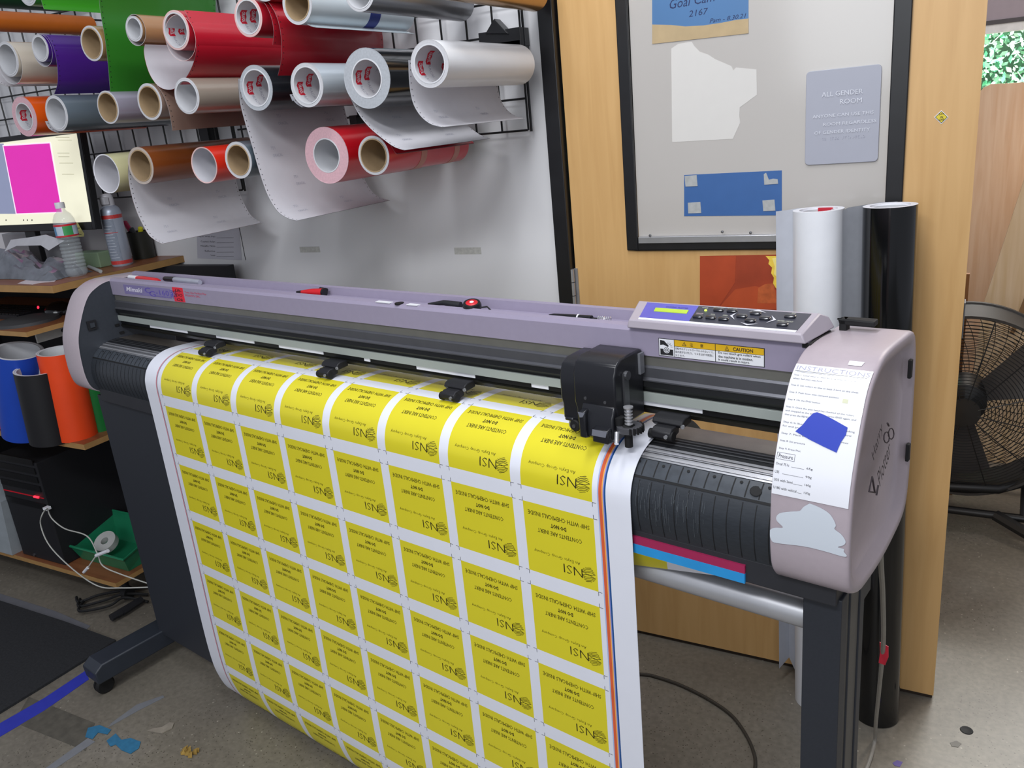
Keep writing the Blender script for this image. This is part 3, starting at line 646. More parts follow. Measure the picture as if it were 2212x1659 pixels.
# logos and labels on the beam front
def beam_text(b, body, u0_, u1_, z0_, z1_, mm, bold=0, shear=0, off=.0006):
    vs, fs = fit(body, u0_, u1_, z0_, z1_, bold, shear); b.add([(x, VB-off, y) for x, y in vs], fs, mm)
def bu(px, py): return MI(at_v(px, py, VB))
m = MB(MF); a = bu(272, 640); c = bu(371, 640)
m.box((a[0], VB-.0004, 1.1495), (c[0], VB, 1.1745), mat('#7d74a0', .45)); ml = mat('#dcd8e6', .4); mp_ = mat('#5b4aa8', .4)
u2 = bu(311, 640)[0]; beam_text(m, 'Mimaki', a[0]+.012, u2, 1.157, 1.169, ml, .02, .25)
u3 = bu(316, 640)[0]; beam_text(m, 'C', u3, u3+.03, 1.158, 1.172, mp_, .0); beam_text(m, 'G', u3+.02, u3+.05, 1.150, 1.164, mp_, .0); beam_text(m, '-160', u3+.054, u3+.118, 1.156, 1.169, mp_, .0)
m.box((u3+.124, VB-.0006, 1.155), (u3+.152, VB, 1.171), mp_); beam_text(m, 'FX', u3+.127, u3+.149, 1.157, 1.169, mat('#8d84b0', .4), .0, 0, .0009)
beam_text(m, 'CUTTING PLOTTER', u3+.05, u3+.15, 1.1505, 1.1535, mp_)
m.build('logo_plate', PL, merge=False, smooth=0)
m = MB(MF); a = bu(378, 650); c = bu(400, 650); rk = mat('#d8283c', .5)
m.box((a[0], VB-.0006, 1.144), (c[0], VB, 1.180), rk)
for i, tx in enumerate(('Lft-', 'DO', 'Ok')): beam_text(m, tx, a[0]+.012, a[0]+.042, 1.169-.0115*i, 1.176-.0115*i, M_inkk, .01, .2, .0009)
beam_text(m, 'Twin Uni Perfect Pair', c[0]+.006, bu(447, 640)[0], 1.1675, 1.1725, mat('#cf4a66', .5)); beam_text(m, 'P026HSG-26C', c[0]+.006, bu(432, 640)[0], 1.160, 1.165, mat('#cf4a66', .5))
m.build('red_sticker', PL, merge=False, smooth=0, label='small red handwritten sticker')
# caution label
m = MB(MF); a = bu(1423, 745); c = bu(1652, 770); U0, U1 = a[0], c[0]; Z0, Z1 = 1.1455, 1.1725
w_ = U1-U0; h_ = Z1-Z0
def cbox(x0_, x1_, y0_, y1_, mm, off): m.box((U0+w_*x0_, VB-off, Z0+h_*y0_), (U0+w_*x1_, VB, Z0+h_*y1_), mm)
cbox(0, 1, 0, 1, M_inkk, .0004); cbox(.006, .994, .03, .97, M_white, .0006); cbox(.16, .994, .64, .97, mat('#d9ac1c', .45), .0008); cbox(.555, .560, .03, .97, M_inkk, .0010); cbox(.158, .162, .03, .97, M_inkk, .0010); cbox(.16, .99, .625, .64, M_inkk, .0010)
cbox(.015, .150, .06, .92, M_white, .0009)
def cpoly(pts, mm, off): m.add([(U0+w_*x, VB-off, Z0+h_*y) for x, y in pts], [tuple(range(len(pts)))], mm)
cpoly([(.018, .90), (.06, .88), (.105, .62), (.098, .55), (.05, .66), (.018, .62)], M_inkk, .0011); cpoly([(.018, .08), (.148, .08), (.148, .42), (.115, .42), (.10, .30), (.065, .30), (.05, .42), (.018, .42)], M_inkk, .0011)
def disc(x, y, r, mm, off, n=18): m.add([(U0+w_*x+r*math.cos(k*2*math.pi/n), VB-off, Z0+h_*y+r*math.sin(k*2*math.pi/n)) for k in range(n)], [tuple(range(n))], mm)
disc(.083, .38, .0052, M_white, .0012); disc(.083, .38, .0042, M_inkk, .0013); disc(.083, .38, .0034, M_white, .0014); disc(.083, .38, .0022, M_inkk, .0015); disc(.083, .38, .001, M_white, .0016)
for k in range(6):
    t_ = math.radians(5+k*24); x, y = U0+w_*.10, Z0+h_*.56
    m.add([(x+.004*math.cos(t_-.08), VB-.0013, y+.004*math.sin(t_-.08)), (x+.009*math.cos(t_), VB-.0013, y+.009*math.sin(t_)), (x+.004*math.cos(t_+.08), VB-.0013, y+.004*math.sin(t_+.08))], [(0, 1, 2)], M_inkk)
def ct(body, x0_, x1_, y0_, y1_, bold=0): 
    vs, fs = fit(body, U0+w_*x0_, U0+w_*x1_, Z0+h_*y0_, Z0+h_*y1_, bold); m.add([(x, VB-.0012, y) for x, y in vs], fs, M_inkk)
ct('CAUTION', .72, .90, .71, .90, .02); ct('Do not touch grit rollers when', .585, .965, .46, .60, .01); ct('the machine is in motion.', .585, .90, .27, .41, .01); ct('It could result in injury.', .585, .87, .08, .22, .01)
ct('注', .315, .345, .71, .90); ct('意', .415, .445, .71, .90)
ct('回転中のグリットローラにふれないこと。', .170, .545, .46, .58); ct('指の皮がむけたり、ツメをはがす原因に', .170, .540, .27, .40); ct('なります。', .170, .265, .09, .20)
for x in (.26, .665):
    cpoly([(x-.02, .70), (x+.02, .70), (x, .93)], M_inkk, .0012); cpoly([(x-.014, .725), (x+.014, .725), (x, .885)], mat('#d9ac1c', .45), .0013); cpoly([(x-.002, .75), (x+.002, .75), (x+.002, .83), (x-.002, .83)], M_inkk, .0014)
m.build('caution_label', PL, merge=False, smooth=0, label='yellow and white caution label')
# bits of tape and hole on the beam's top edge
for px, py, l in ((828, 653, .020), (893, 658, .014), (1486, 712, .014)):
    m = MB(MF); q = MI(at_z(px, py, 1.1875)); m.box((q[0]-l, VB+.003, 1.1868), (q[0]+l, VB+.013, 1.1882), M_white); m.build('tape_bit', PL, smooth=0)
m = MB(MF); q = MI(at_z(856, 657, 1.1875)); m.lathe([(0, .0008), (.009, .0008), (.009, -.002)], MF((q[0], VB+.009, 1.1878)), (0, 0, 1), M_rubber, 16)
m.build('screw_hole', PL, smooth=0)
m = MB(MF); q = MI(at_z(1735, 738, 1.186)); m.lathe([(0, .002), (.004, .0016), (.005, 0)], MF((q[0], q[1], 1.1865)), (0, 0, 1), M_steel, 12); m.build('screw', PL)

# control panel
pa0, pb0 = MI(at_z(1355, 693, 1.190)), MI(at_z(1738, 724, 1.190))
pn = MB(MF); va, vb2, za, zb = 1.028, 1.096, 1.1988, 1.2100
def PN(x, y, o=0.0):  # x 0..1 along, y 0..1 up the slope
    ua = -.624-.022*y; ub = -.366; uu = ua+(ub-ua)*x; dv, dz = vb2-va, zb-za; l = math.hypot(dv, dz); return (uu, va+dv*y-dz/l*o, za+dz*y+dv/l*o)
L_, R_2 = PN(0, 0), PN(1, 0); Lb, Rb = PN(0, 1), PN(1, 1)
pv = [(L_[0]-.003, va-.002, 1.186), L_, Lb, (Lb[0]-.002, vb2+.014, 1.205), (Lb[0]-.004, vb2+.022, 1.186), (R_2[0]+.006, va-.002, 1.186), R_2, Rb, (Rb[0]+.008, vb2+.014, 1.203), (Rb[0]+.014, vb2+.022, 1.186)]
pn.add(pv, [(0, 1, 2, 3, 4), (9, 8, 7, 6, 5), (0, 5, 6, 1), (1, 6, 7, 2), (2, 7, 8, 3), (3, 8, 9, 4), (4, 9, 5, 0)], mat('#a79fa9', .4, var=.02)); cpn = pn.build('control_panel', PL, bevel=.002, smooth=30)
def psub(name, fn, **k):
    m = MB(MF); fn(m); return m.build(name, cpn, merge=False, smooth=k.get('smooth', 0), bevel=k.get('bevel', 0), label=k.get('label'))
def pq(m, x0_, x1_, y0_, y1_, mm, o, o0=0):
    m.add([PN(x0_, y0_, o), PN(x1_, y0_, o), PN(x1_, y1_, o), PN(x0_, y1_, o), PN(x0_, y0_, o0), PN(x1_, y0_, o0), PN(x1_, y1_, o0), PN(x0_, y1_, o0)], [(0, 1, 2, 3), (0, 4, 5, 1), (1, 5, 6, 2), (2, 6, 7, 3), (3, 7, 4, 0)], mm)
psub('overlay', lambda m: (pq(m, .06, .37, .14, .93, mat('#5d5cb8', .35), .0008), pq(m, .37, .965, .14, .93, mat('#3a3b45', .4), .0008), pq(m, .06, .965, .04, .12, M_white, .001)))
psub('lcd_display', lambda m: pq(m, .13, .33, .48, .66, mat('#a8c43c', .3, emit=.25), .0016), label='green lit display')
def arrows(m):
    def tri(pts): m.add([PN(x, y, .0016) for x, y in pts], [tuple(range(len(pts)))], mat('#cfcfd6', .4))
    tri([(.655, .80), (.70, .93), (.75, .80), (.70, .86)]); tri([(.655, .26), (.70, .14), (.75, .26), (.70, .2)]); tri([(.60, .72), (.575, .53), (.615, .36), (.59, .53)]); tri([(.785, .70), (.825, .50), (.785, .32), (.81, .5)])
    for body, x, y in (('POWER', .415, .80), ('DATA CLEAR', .49, .88), ('FUNCTION', .56, .88), ('REMOTE', .405, .50), ('TOOL', .48, .50), ('FEED', .55, .50), ('END', .885, .84), ('ENTER / HOLD', .875, .44)):
        l = len(body)*.0055; vs, fs = fit(body, x-l/2*1.2, x+l/2*1.2, y, y+.055, .01); m.add([PN(a_, b_2, .0016) for a_, b_2 in vs], fs, mat('#c8b0b4' if body == 'REMOTE' else '#b9bbab', .5))
    vs, fs = fit('CUTTING  PLOTTER', .19, .32, .72, .78); m.add([PN(a_, b_2, .0016) for a_, b_2 in vs], fs, mat('#37367f', .5))
psub('legend_print', arrows)
for x, y in ((.495, .76), (.57, .76), (.405, .36), (.48, .36), (.555, .34), (.70, .72), (.64, .54), (.765, .52), (.70, .36), (.88, .70), (.875, .30)):
    m = MB(MF); pts = []
    for k in range(16):
        a_ = 2*math.pi*k/16; pts.append((x+(.020 if math.cos(a_) > 0 else -.020)+.009*math.cos(a_), y+.075*math.sin(a_)))
    m.add([PN(a_, b_2, 0) for a_, b_2 in pts]+[PN(a_, b_2, .003) for a_, b_2 in pts]+[PN(x+(a_-x)*.8, y+(b_2-y)*.7, .0042) for a_, b_2 in pts], [(i, (i+1) % 16, 16+(i+1) % 16, 16+i) for i in range(16)]+[(16+i, 16+(i+1) % 16, 32+(i+1) % 16, 32+i) for i in range(16)]+[tuple(range(32, 48))], mat('#22232a', .25, coat=.4))
    m.build('button', cpn, smooth=50)
m = MB(MF); q = PN(.425, .72, .002); m.lathe([(0, .001), (.002, 0), (.002, -.002)], MF(q), (0, 0, 1), mat('#c8ff50', .3, emit=2.0), 10); m.build('power_lamp', cpn, label='green lit lamp')
# platen and grooved drum
drum = [(1.076, 1.021), (1.03, 1.0235), (1.0, 1.023), (.977, 1.017), (.957, 1.006), (.942, .991), (.933, .973), (.929, .955), (.930, .93), (.936, .905)]
DP = Prof(drum); m = MB(MF)
dp = [DP.at(DP.s[-1]*i/40) for i in range(41)]
m.prism(dp+[(.95, .885), (1.10, .885), (1.10, 1.0)], lambda p, t: (t, p[0], p[1]), UL+.001, UR-.0, M_dark); m.build('platen_body', PL, smooth=35)
sA, sB2 = at_height(DP, 1.0235)*.6, 0
m = MB(MF)
def dstrip(b, s0, s1, mm, off, ul=UL+.002, ur=UR-.001, n=6):
    for i in range(n):
        a_ = DP.at(s0+(s1-s0)*i/n, off); c_ = DP.at(s0+(s1-s0)*(i+1)/n, off)
        b.add([(ul, *a_), (ur, *a_), (ur, *c_), (ul, *c_)], [(0, 1, 2, 3)], mm)
dstrip(m, .002, .055, mat('#8e857c', .35, .8, .1), .0008); m.build('rear_plate', PL)
m = MB(MF); dstrip(m, .056, .088, mat('#1a1b1e', .4), .0008)
for k in range(3): dstrip(m, .062+.008*k, .065+.008*k, M_steeld, .0016)
m.build('cutting_mat_slot', PL)
m = MB(MF); dstrip(m, .089, .116, mat('#b4b5ba', .3, .8, .06), .0014)
dstrip(m, .094, .0955, M_inkk, .0018); dstrip(m, .099, .1015, M_chrome, .0024); dstrip(m, .104, .105, M_inkk, .0018); dstrip(m, .109, .1125, M_chrome, .0024); m.build('pen_line', PL)
m = MB(MF); dstrip(m, .117, .143, mat('#3b4047', .4, var=.15, scale=90), .0009)
for k in range(96):
    u_ = UR-.010-.0195*k; dstrip(m, .118, .142, M_rubber, .0013, u_, u_+.0018, 3)
    if k % 2 == 0:
        p = DP.at(.123, .0014); m.lathe([(0, 0), (.0024, 0)], MF((u_-.009, p[0], p[1]+.0004)), (0, -.5, 1), M_rubber, 8)
p = DP.at(.131, .0014); m.lathe([(0, .0004), (.004, .0006), (.0075, .0008), (.0085, 0)], MF((UR-.035, p[0], p[1])), (0, -.6, 1), M_rubber, 14)
dstrip(m, .1435, .1465, M_rubber, .0013); m.build('notched_band', PL)
m = MB(MF); dstrip(m, .1475, DP.s[-1], M_drum, .0009, n=20)
for k in range(96):
    u_ = UR-.010-.0195*k; dstrip(m, .149, DP.s[-1]-.002, M_rubber, .0014, u_, u_+.0012, 10)
random.seed(3)
for k in range(70):
    s0 = random.uniform(.15, .19); u_ = random.uniform(-.57, -.46) if k < 55 else random.uniform(-2.2, -2.0); dstrip(m, s0, s0+random.uniform(.004, .03), mat('#565b61', .6), .0018, u_, u_+.0004, 4)
m.build('ribbed_front', PL)
# apron with coloured strips
m = MB(MF); m.box((UL, .936, .868), (-.284, .975, .905), mat('#2b2c31', .5)); m.box((UL, .955, .866), (-.30, 1.03, .886), M_leg); m.build('front_apron', PL, bevel=.002, smooth=0)
m = MB(MF); m.box((-1.9, .9325, .883), (-.404, .936, .8955), mat('#9c2450', .5)); m.build('magenta_strip', PL, smooth=0)
m = MB(MF); m.box((-1.9, .9320, .868), (-.404, .936, .883), mat('#2a8fd0', .45)); m.build('cyan_strip', PL, smooth=0)
# pinch rollers
for px, py in ((440, 735), (700, 786), (970, 833), (1430, 908)):
    u_ = MI(at_v(px, py, 1.0))[0]; m = MB(MF)
    m.prism([(VB+.004, 1.058), (VB+.004, 1.046), (1.014, 1.044), (1.008, 1.050), (1.012, 1.056), (1.02, 1.059)], lambda p, t: (t, p[0], p[1]), u_-.022, u_+.028, M_blackm)
    m.prism([(1.020, 1.048), (1.018, 1.035), (1.000, 1.031), (.990, 1.034), (.990, 1.043), (.998, 1.048)], lambda p, t: (t, p[0], p[1]), u_-.014, u_+.018, M_blackm)
    r_ = m.build('pinch_roller', PL, bevel=.0018, smooth=30)
    m = MB(MF); m.lathe([(0, -.019), (.0075, -.019), (.0078, -.012), (.006, -.01), (.006, .01), (.0078, .012), (.0075, .020), (0, .020)], MF((u_, .997, 1.0365)), MX, M_rubber, 18); m.build('wheel', r_)
    m = MB(MF); m.lathe([(0, 0), (.003, 0), (.003, .003), (0, .003)], MF((u_+.012, .989, 1.038)), -MV, M_steel, 10); m.lathe([(0, 0), (.003, 0), (.003, .003), (0, .003)], MF((u_+.030, 1.008, 1.050)), -MV, M_steel, 10); m.build('screws', r_)
# cutter carriage
cm_ = mat('#1b1c21', .33, var=.05, coat=.15)
m = MB(MF); c0, c1 = -.708, -.606
def hprof(top, front): return [(VB-.003, 1.052), (VB-.003, top-.003), (VB-.010, top), (front+.022, top-.001), (front+.008, top-.008), (front+.001, top-.024), (front, 1.088), (front+.004, 1.075), (front+.004, 1.052)]
m.prism(hprof(1.148, .957), lambda p, t: (t, p[0], p[1]), c0, c0+.034, cm_)
m.prism(hprof(1.156, .950), lambda p, t: (t, p[0], p[1]), c0+.030, c1, cm_)
m.prism([(VB-.02, 1.056), (.957, 1.056), (.957, 1.050), (VB-.02, 1.050)], lambda p, t: (t, p[0], p[1]), c0+.004, c0+.02, cm_)
m.prism([(.950, 1.088), (.942, 1.072), (.940, 1.040), (.948, 1.034), (.985, 1.034), (.985, 1.088)], lambda p, t: (t, p[0], p[1]), c0+.044, c1-.001, cm_)
m.prism([(.946, 1.082), (.934, 1.078), (.934, 1.038), (.950, 1.034)], lambda p, t: (t, p[0], p[1]), c0+.046, c0+.058, cm_)
m.prism([(.946, 1.060), (.930, 1.056), (.930, 1.036), (.950, 1.033)], lambda p, t: (t, p[0], p[1]), c0+.071, c0+.099, cm_)
hd = m.build('cutter_carriage', PL, bevel=.0025, smooth=32)
m = MB(MF); gp = mat('#73757f', .4)
m.add([(c0+.046, .9335, 1.0785), (c0+.0585, .9335, 1.0785), (c0+.054, .9335, 1.071), (c0+.049, .9335, 1.070)], [(0, 1, 2, 3)], gp)
m.add([(c0+.073, .9293, 1.057), (c0+.098, .9293, 1.057), (c0+.095, .9293, 1.047), (c0+.071, .9293, 1.047)], [(0, 1, 2, 3)], gp); m.build('grey_highlight_facets', hd, smooth=0)
m = MB(MF); m.lathe([(0, -.006), (.009, -.006), (.0095, 0), (.008, .002), (0, .002)], MF((c0+.022, .958, 1.044)), -MV, M_rubber, 18); m.lathe([(0, 0), (.003, 0), (.003, .003), (0, .003)], MF((c0+.022, .957, 1.044)), -MV, M_steeld, 10)
m.lathe([(0, 0), (.0085, 0), (.009, .002), (.0, .002)], MF((c0+.018, .962, 1.044)), -MV, mat('#8c8a72', .4), 18); m.build('guide_wheel', hd)
m = MB(MF)
for u_, z_ in ((c0+.050, 1.095), (c1-.018, 1.093)): m.lathe([(.0, 0), (.0025, 0), (.0028, -.002)], MF((u_, .9495, z_)), -MV, M_steeld, 10)
m.build('screws', hd)
m = MB(MF); m.box((c1, .972, 1.06), (c1+.003, .985, 1.132), M_steeld); m.lathe([(0, 0), (.007, 0), (.007, .006), (0, .006)], MF((c1, .98, 1.128)), MX, M_steeld, 14); m.box((c1, 1.018, 1.118), (c1+.004, 1.03, 1.150), mat('#8d8f95', .4, .5)); m.build('side_plate', hd, smooth=0)
m = MB(MF); cx, cv = c1+.016, .955
m.lathe([(0, 1.028), (.006, 1.028), (.006, 1.050), (.0085, 1.052), (.0085, 1.060), (.006, 1.062), (0, 1.062)], MF((cx, cv, 0)), (0, 0, 1), M_rubber, 16)
m.lathe([(.008, 1.052), (.019, 1.052), (.019, 1.060), (.008, 1.060)], MF((cx, cv+.004, 0)), (0, 0, 1), mat('#4a4a4e', .4), 24, closed=True)
for k in range(9):
    t_ = math.radians(-60+k*18); m.box((cx+.0185*math.cos(t_), cv+.004+.0185*math.sin(t_)-.001, 1.051), (cx+.0185*math.cos(t_)+.003, cv+.004+.0185*math.sin(t_)+.001, 1.061), M_rubber)
m.lathe([(0, 1.060), (.007, 1.060), (.0075, 1.072), (0, 1.072)], MF((cx-.014, cv, 0)), (0, 0, 1), M_rubber, 16); m.build('blade_holder', hd)
m = MB(MF); pr = [(0, 1.060), (.0035, 1.060)]
for k in range(5): z = 1.063+k*.0048; pr += [(.0035, z), (.0062, z+.0008), (.0062, z+.0018), (.0035, z+.0026)]
pr += [(.0038, 1.0875), (.0072, 1.0885), (.0072, 1.0905), (0, 1.091)]
m.lathe(pr, MF((cx+.002, cv, 0)), (0, 0, 1), M_chrome, 20); m.build('blade_cap_screw', hd)
m = MB(MF); m.tube([(cx-.012, cv-.012, 1.052), (cx-.006, cv-.024, 1.040)], .0034, M_chrome, 12); m.tube([(cx-.019, cv-.006, 1.040), (cx-.018, cv-.010, 1.038)], .002, M_chrome, 8); m.build('thumb_screw', hd)
# stand
def leg(u0_, u1_):
    m = MB(MF); m.box((u0_, .948, .10), (u1_, .972, .872), M_leg); m.box((u0_+.002, .972, .10), (u1_-.002, 1.03, .872), M_legside); m.box((u1_-.004, .985, .10), (u1_, .99, .872), M_leg); m.box((u0_, 1.03, .10), (u1_, 1.05, .872), M_leg)
    return m.build('leg', PL, smooth=0, bevel=.0015)
leg(-.330, -.280)
m = MB(MF); m.box((-2.30, .948, .10), (-1.99, .975, .875), M_leg); m.box((-2.30, .975, .10), (-2.245, 1.10, .875), M_leg); m.build('leg', PL, smooth=0, bevel=.002)
def foot(uc):
    b_ = None
    m = MB(MF); m.prism([(.738, .055), (.735, .095), (.76, .112), (1.30, .112), (1.33, .095), (1.33, .055)], lambda p, t: (t, p[0], p[1]), uc-.04, uc+.04, mat('#2c313a', .45)); f_ = m.build('foot', PL, bevel=.004, smooth=30)
    for v_ in (.765, 1.30):
        m = MB(MF); m.lathe([(0, -.014), (.022, -.014), (.027, -.009), (.027, -.003), (.02, -.002), (.02, .002), (.027, .003), (.027, .009), (.022, .014), (0, .014)], MF((uc, v_, .027)), MX, M_rubber, 22)
        m.box((uc-.012, v_-.012, .045), (uc+.012, v_+.012, .056), M_rubber); m.build('caster', f_)
foot(-2.318); foot(-.305)
m = MB(MF); m.tube([(-1.99, .985, .8125), (-.332, .985, .8125)], .0202, mat('#bcbdc2', .38, .55, .04), 24); m.build('front_tube', PL)
# media roll behind, partly seen under the drum
t = thing('media_roll', 'printed vinyl roll mounted at the back under the plotter', 'media roll', MF((-1.2, 1.14, .80)))
m = MB(MF); m.lathe([(.03, -.70), (.055, -.70), (.055, .66), (.03, .66)], MF((-1.2, 1.14, .86)), MX, mat('#d9d9c6', .4, var=.05), 32, closed=True); m.build('wound_vinyl', t)
m = MB(MF); m.lathe([(.028, -.72), (.028, .68)], MF((-1.2, 1.14, .86)), MX, M_kraft, 20); m.build('core', t)
m = MB(MF); 
for k in range(7):
    u_ = -1.86+.158*k; m.lathe([(.0556, u_+1.2), (.0556, u_+1.2+.136)], MF((-1.2, 1.14, .86)), MX, M_yel, 32)
m.build('printed_band', t)
m = MB(MF); m.tube([(-2.14, 1.14, .785), (-.31, 1.14, .785)], .012, M_steel, 16); m.box((-2.30, 1.02, .77), (-2.14, 1.16, .80), M_leg); m.box((-.33, 1.02, .77), (-.30, 1.155, .80), M_leg); m.build('media_rod', PL)

def vq(px, py, v): return at_v(px, py, v)
t = thing('vinyl_offcut', 'curled yellow and white printed vinyl offcut lying behind the tube under plotter', 'vinyl', vq(1450, 1229, .95))
for nm, xs_, mm in (('printed_part', (1240, 1443), M_yel), ('blank_part', (1443, 1551), M_vinyl)):
    m = MB(); vs = []; K = 12
    for i in range(K+1):
        x = xs_[0]+(xs_[1]-xs_[0])*i/K; yb = 1203+(x-1240)*.131-(3 if x > 1548 else 0); yt = yb-44
        for j in range(6): f_ = j/5; vs.append(vq(x-3*math.sin(f_*3), yt+(yb-yt)*f_, .945+.018*f_**2.5))
    fs = [(i*6+j, i*6+j+1, (i+1)*6+j+1, (i+1)*6+j) for i in range(K) for j in range(5)]
    m.add(vs, fs, mm, raw=True); m.add([p_+MV*.0007 for p_ in vs], fs, M_backing, raw=True); m.build(nm, t, merge=False, smooth=60)
# ------------------------------------------------------------------ printed sheet
sheet = [(1.1962, .86), (1.187, .92), (1.165, .972), (1.13, 1.008), (1.10, 1.022), (1.076, 1.0262), (1.03, 1.0280), (1.0, 1.0275), (.9745, 1.0212), (.953, 1.0095), (.9375, .9935), (.9285, .975), (.9245, .953), (.9245, .90), (.9245, .8), (.923, .5), (.921, .27), (.924, .15), (.933, .09), (.95, .04), (.975, .013), (1.01, .004), (1.06, .003), (1.14, .003)]
SP = Prof(sheet, 8); SP.off = at_height(SP, .9395, True) if False else [SP.s[i] for i in range(len(SP.p)-1) if SP.p[i][1] >= .9395 > SP.p[i+1][1] and SP.p[i][0] < .94][0]
i_ = [i for i in range(len(SP.p)-1) if SP.p[i][1] >= .9395 > SP.p[i+1][1] and SP.p[i][0] < .94][0]
SP.off = SP.s[i_]+(SP.p[i_][1]-.9395)
smin, smax = -SP.off, SP.s[-1]-SP.off
SU0, SU1 = -1.955, -.574
LW, LP, LH, LV = .1362, .1576, .1275, .1553; c_right = -.6405
cols = [(c_right-LP*k-LW, c_right-LP*k) for k in range(8)]
rows = [(LV*k-LH, LV*k) for k in range(-2, 8)]
ub = {SU0, SU1}; bands = []
for a_, b_ in cols: ub |= {a_, b_}
ml_ = cols[-1][0]; stripes = [(-.6312, -.6290, '#a9b7dc'), (-.6290, -.6235, '#d9603a'), (-.6235, -.6215, '#efb05a'), (-.6215, -.6195, '#8b8fd0'), (-.6195, -.6165, '#1d4f8c'), (-1.903, -1.8995, '#c86a78'), (-1.8995, -1.8985, '#d9dbe6'), (-1.8985, -1.8965, '#5a5a68')]
for a_, b_, c_ in stripes: ub |= {a_, b_}
ub = sorted(ub); sb = set()
for a_, b_ in rows: sb |= {a_, b_}
k_ = smin
while k_ < smax: sb.add(k_); k_ += .0045 if (k_ < .03 or k_ > .75) else .02
sb.add(smax); sb = sorted(x for x in sb if smin <= x <= smax)
sb2 = [sb[0]]
for x in sb[1:]:
    if x-sb2[-1] > 1e-4: sb2.append(x)
sb = sb2
SO = MF((-1.265, .96, 0)); m = MB(MF); grid = [[(u_, *SP.at(s_)) for u_ in ub] for s_ in sb]; nu = len(ub); ns = len(sb)
vs = [p for r_ in grid for p in r_]; groups = {}
for i in range(ns-1):
    sc = (sb[i]+sb[i+1])/2; inr = any(a_ < sc < b_ for a_, b_ in rows)
    for j in range(nu-1):
        uc = (ub[j]+ub[j+1])/2; mm = M_vinyl
        if inr and any(a_ < uc < b_ for a_, b_ in cols): mm = M_yel
        for a_, b_, c_ in stripes:
            if a_ < uc < b_: mm = mat(c_, .35)
        groups.setdefault(mm.name, (mm, []))[1].append((i*nu+j, i*nu+j+1, (i+1)*nu+j+1, (i+1)*nu+j))
k0 = 0
m.add(vs, [], M_vinyl)
for mm, fs in groups.values():
    ii = m._m(mm)
    for f in fs: m.f.append(list(f)); m.mi.append(ii)
back = [(u_, *SP.at(s_, -.0007)) for s_ in sb for u_ in (SU0, SU1)]
m.add(back, [(2*i, 2*i+2, 2*i+3, 2*i+1) for i in range(ns-1)], M_backing)
# label artwork
art = []
def A(body, x0_, x1_, yc, h, bold=0):
    vs, fs = fit(body, x0_*LW, x1_*LW, (yc-h/2)*LH, (yc+h/2)*LH, bold, 0, res=1); art.append((vs, fs, M_ink))
A('NSI', -.295, -.03, .31, .125, -.012); A('An Exyte Group Company', -.27, .39, .175, .055, -.012)
A('CONTENTS ARE INERT', -.32, .31, -.135, .058); A('DO NOT', -.11, .11, -.245, .058, .03); A('SHIP WITH CHEMICALS INSIDE', -.435, .435, -.36, .060)
Rr = .0135; cx, cy = -.392*LW+.002, .30*LH
for k in range(10):
    y0_ = (k-4.5)/5*Rr; hw = math.sqrt(max(Rr*Rr-y0_*y0_, 0))*.98; n_ = 10; up_, dn = [], []
    for i in range(n_+1):
        x = -hw+2*hw*i/n_; ph = x/Rr*4.2; am = .0011
        if k == 4: yy = y0_+.0018*math.cos(x/Rr*3.1)*1.0
        elif k == 5: yy = y0_-.0018*math.cos(x/Rr*3.1)*1.0
        else: yy = y0_+am*math.sin(ph)
        up_.append((cx+x, cy+yy+.00042)); dn.append((cx+x, cy+yy-.00042))
    art.append((up_+dn, [(i, i+1, n_+2+i, n_+1+i) for i in range(n_)], M_ink))
def sliced(vs, fs, step=.0045):
    bm = bmesh.new(); bv = [bm.verts.new((x, y, 0)) for x, y in vs]
    for f in fs:
        try: bm.faces.new([bv[i] for i in f])
        except ValueError: pass
    lo_ = min(y for x, y in vs); hi_ = max(y for x, y in vs); y = lo_+step
    while y < hi_-.0005:
        bmesh.ops.bisect_plane(bm, geom=bm.verts[:]+bm.edges[:]+bm.faces[:], plane_co=(0, y, 0), plane_no=(0, 1, 0)); y += step
    bm.verts.index_update(); o_ = ([(v.co.x, v.co.y) for v in bm.verts], [[v.index for v in f.verts] for f in bm.faces]); bm.free(); return o_
art_s = [(*sliced(v_, f_), mm) for v_, f_, mm in art]
for a_, b_ in cols:
    uc = (a_+b_)/2
    for r0, r1 in rows:
        sc = (r0+r1)/2
        if r1 > smax-.14 or r0 < smin+.004: continue
        for vs, fs, mm in (art_s if r0 < .05 else art): m.add([(uc-x, *SP.at(sc+y, .0004)) for x, y in vs], fs, mm)
# crop marks at the label corners
def cm(u_, s_, du, ds):
    w_ = .00035
    for (x0_, x1_, y0_, y1_) in ((u_, u_+du, s_-w_, s_+w_), (u_-w_, u_+w_, s_, s_+ds)):
        m.add([(x0_, *SP.at(y0_, .0004)), (x1_, *SP.at(y0_, .0004)), (x1_, *SP.at(y1_, .0004)), (x0_, *SP.at(y1_, .0004))], [(0, 1, 2, 3)], M_inkk)
for a_, b_ in cols:
    for r0, r1 in rows:
        if r1 > smax-.14 or r0 < smin+.004: continue
        cm(b_, r1, .007, .007); cm(a_, r1, -.007, .007); cm(b_, r0, .007, -.007); cm(a_, r0, -.007, -.007)
o = m.build('printed_vinyl_sheet', loc=SO, merge=False, smooth=60)
tag(o, 'white vinyl sheet printed with rows of yellow NSI labels, hanging from plotter', 'vinyl sheet')
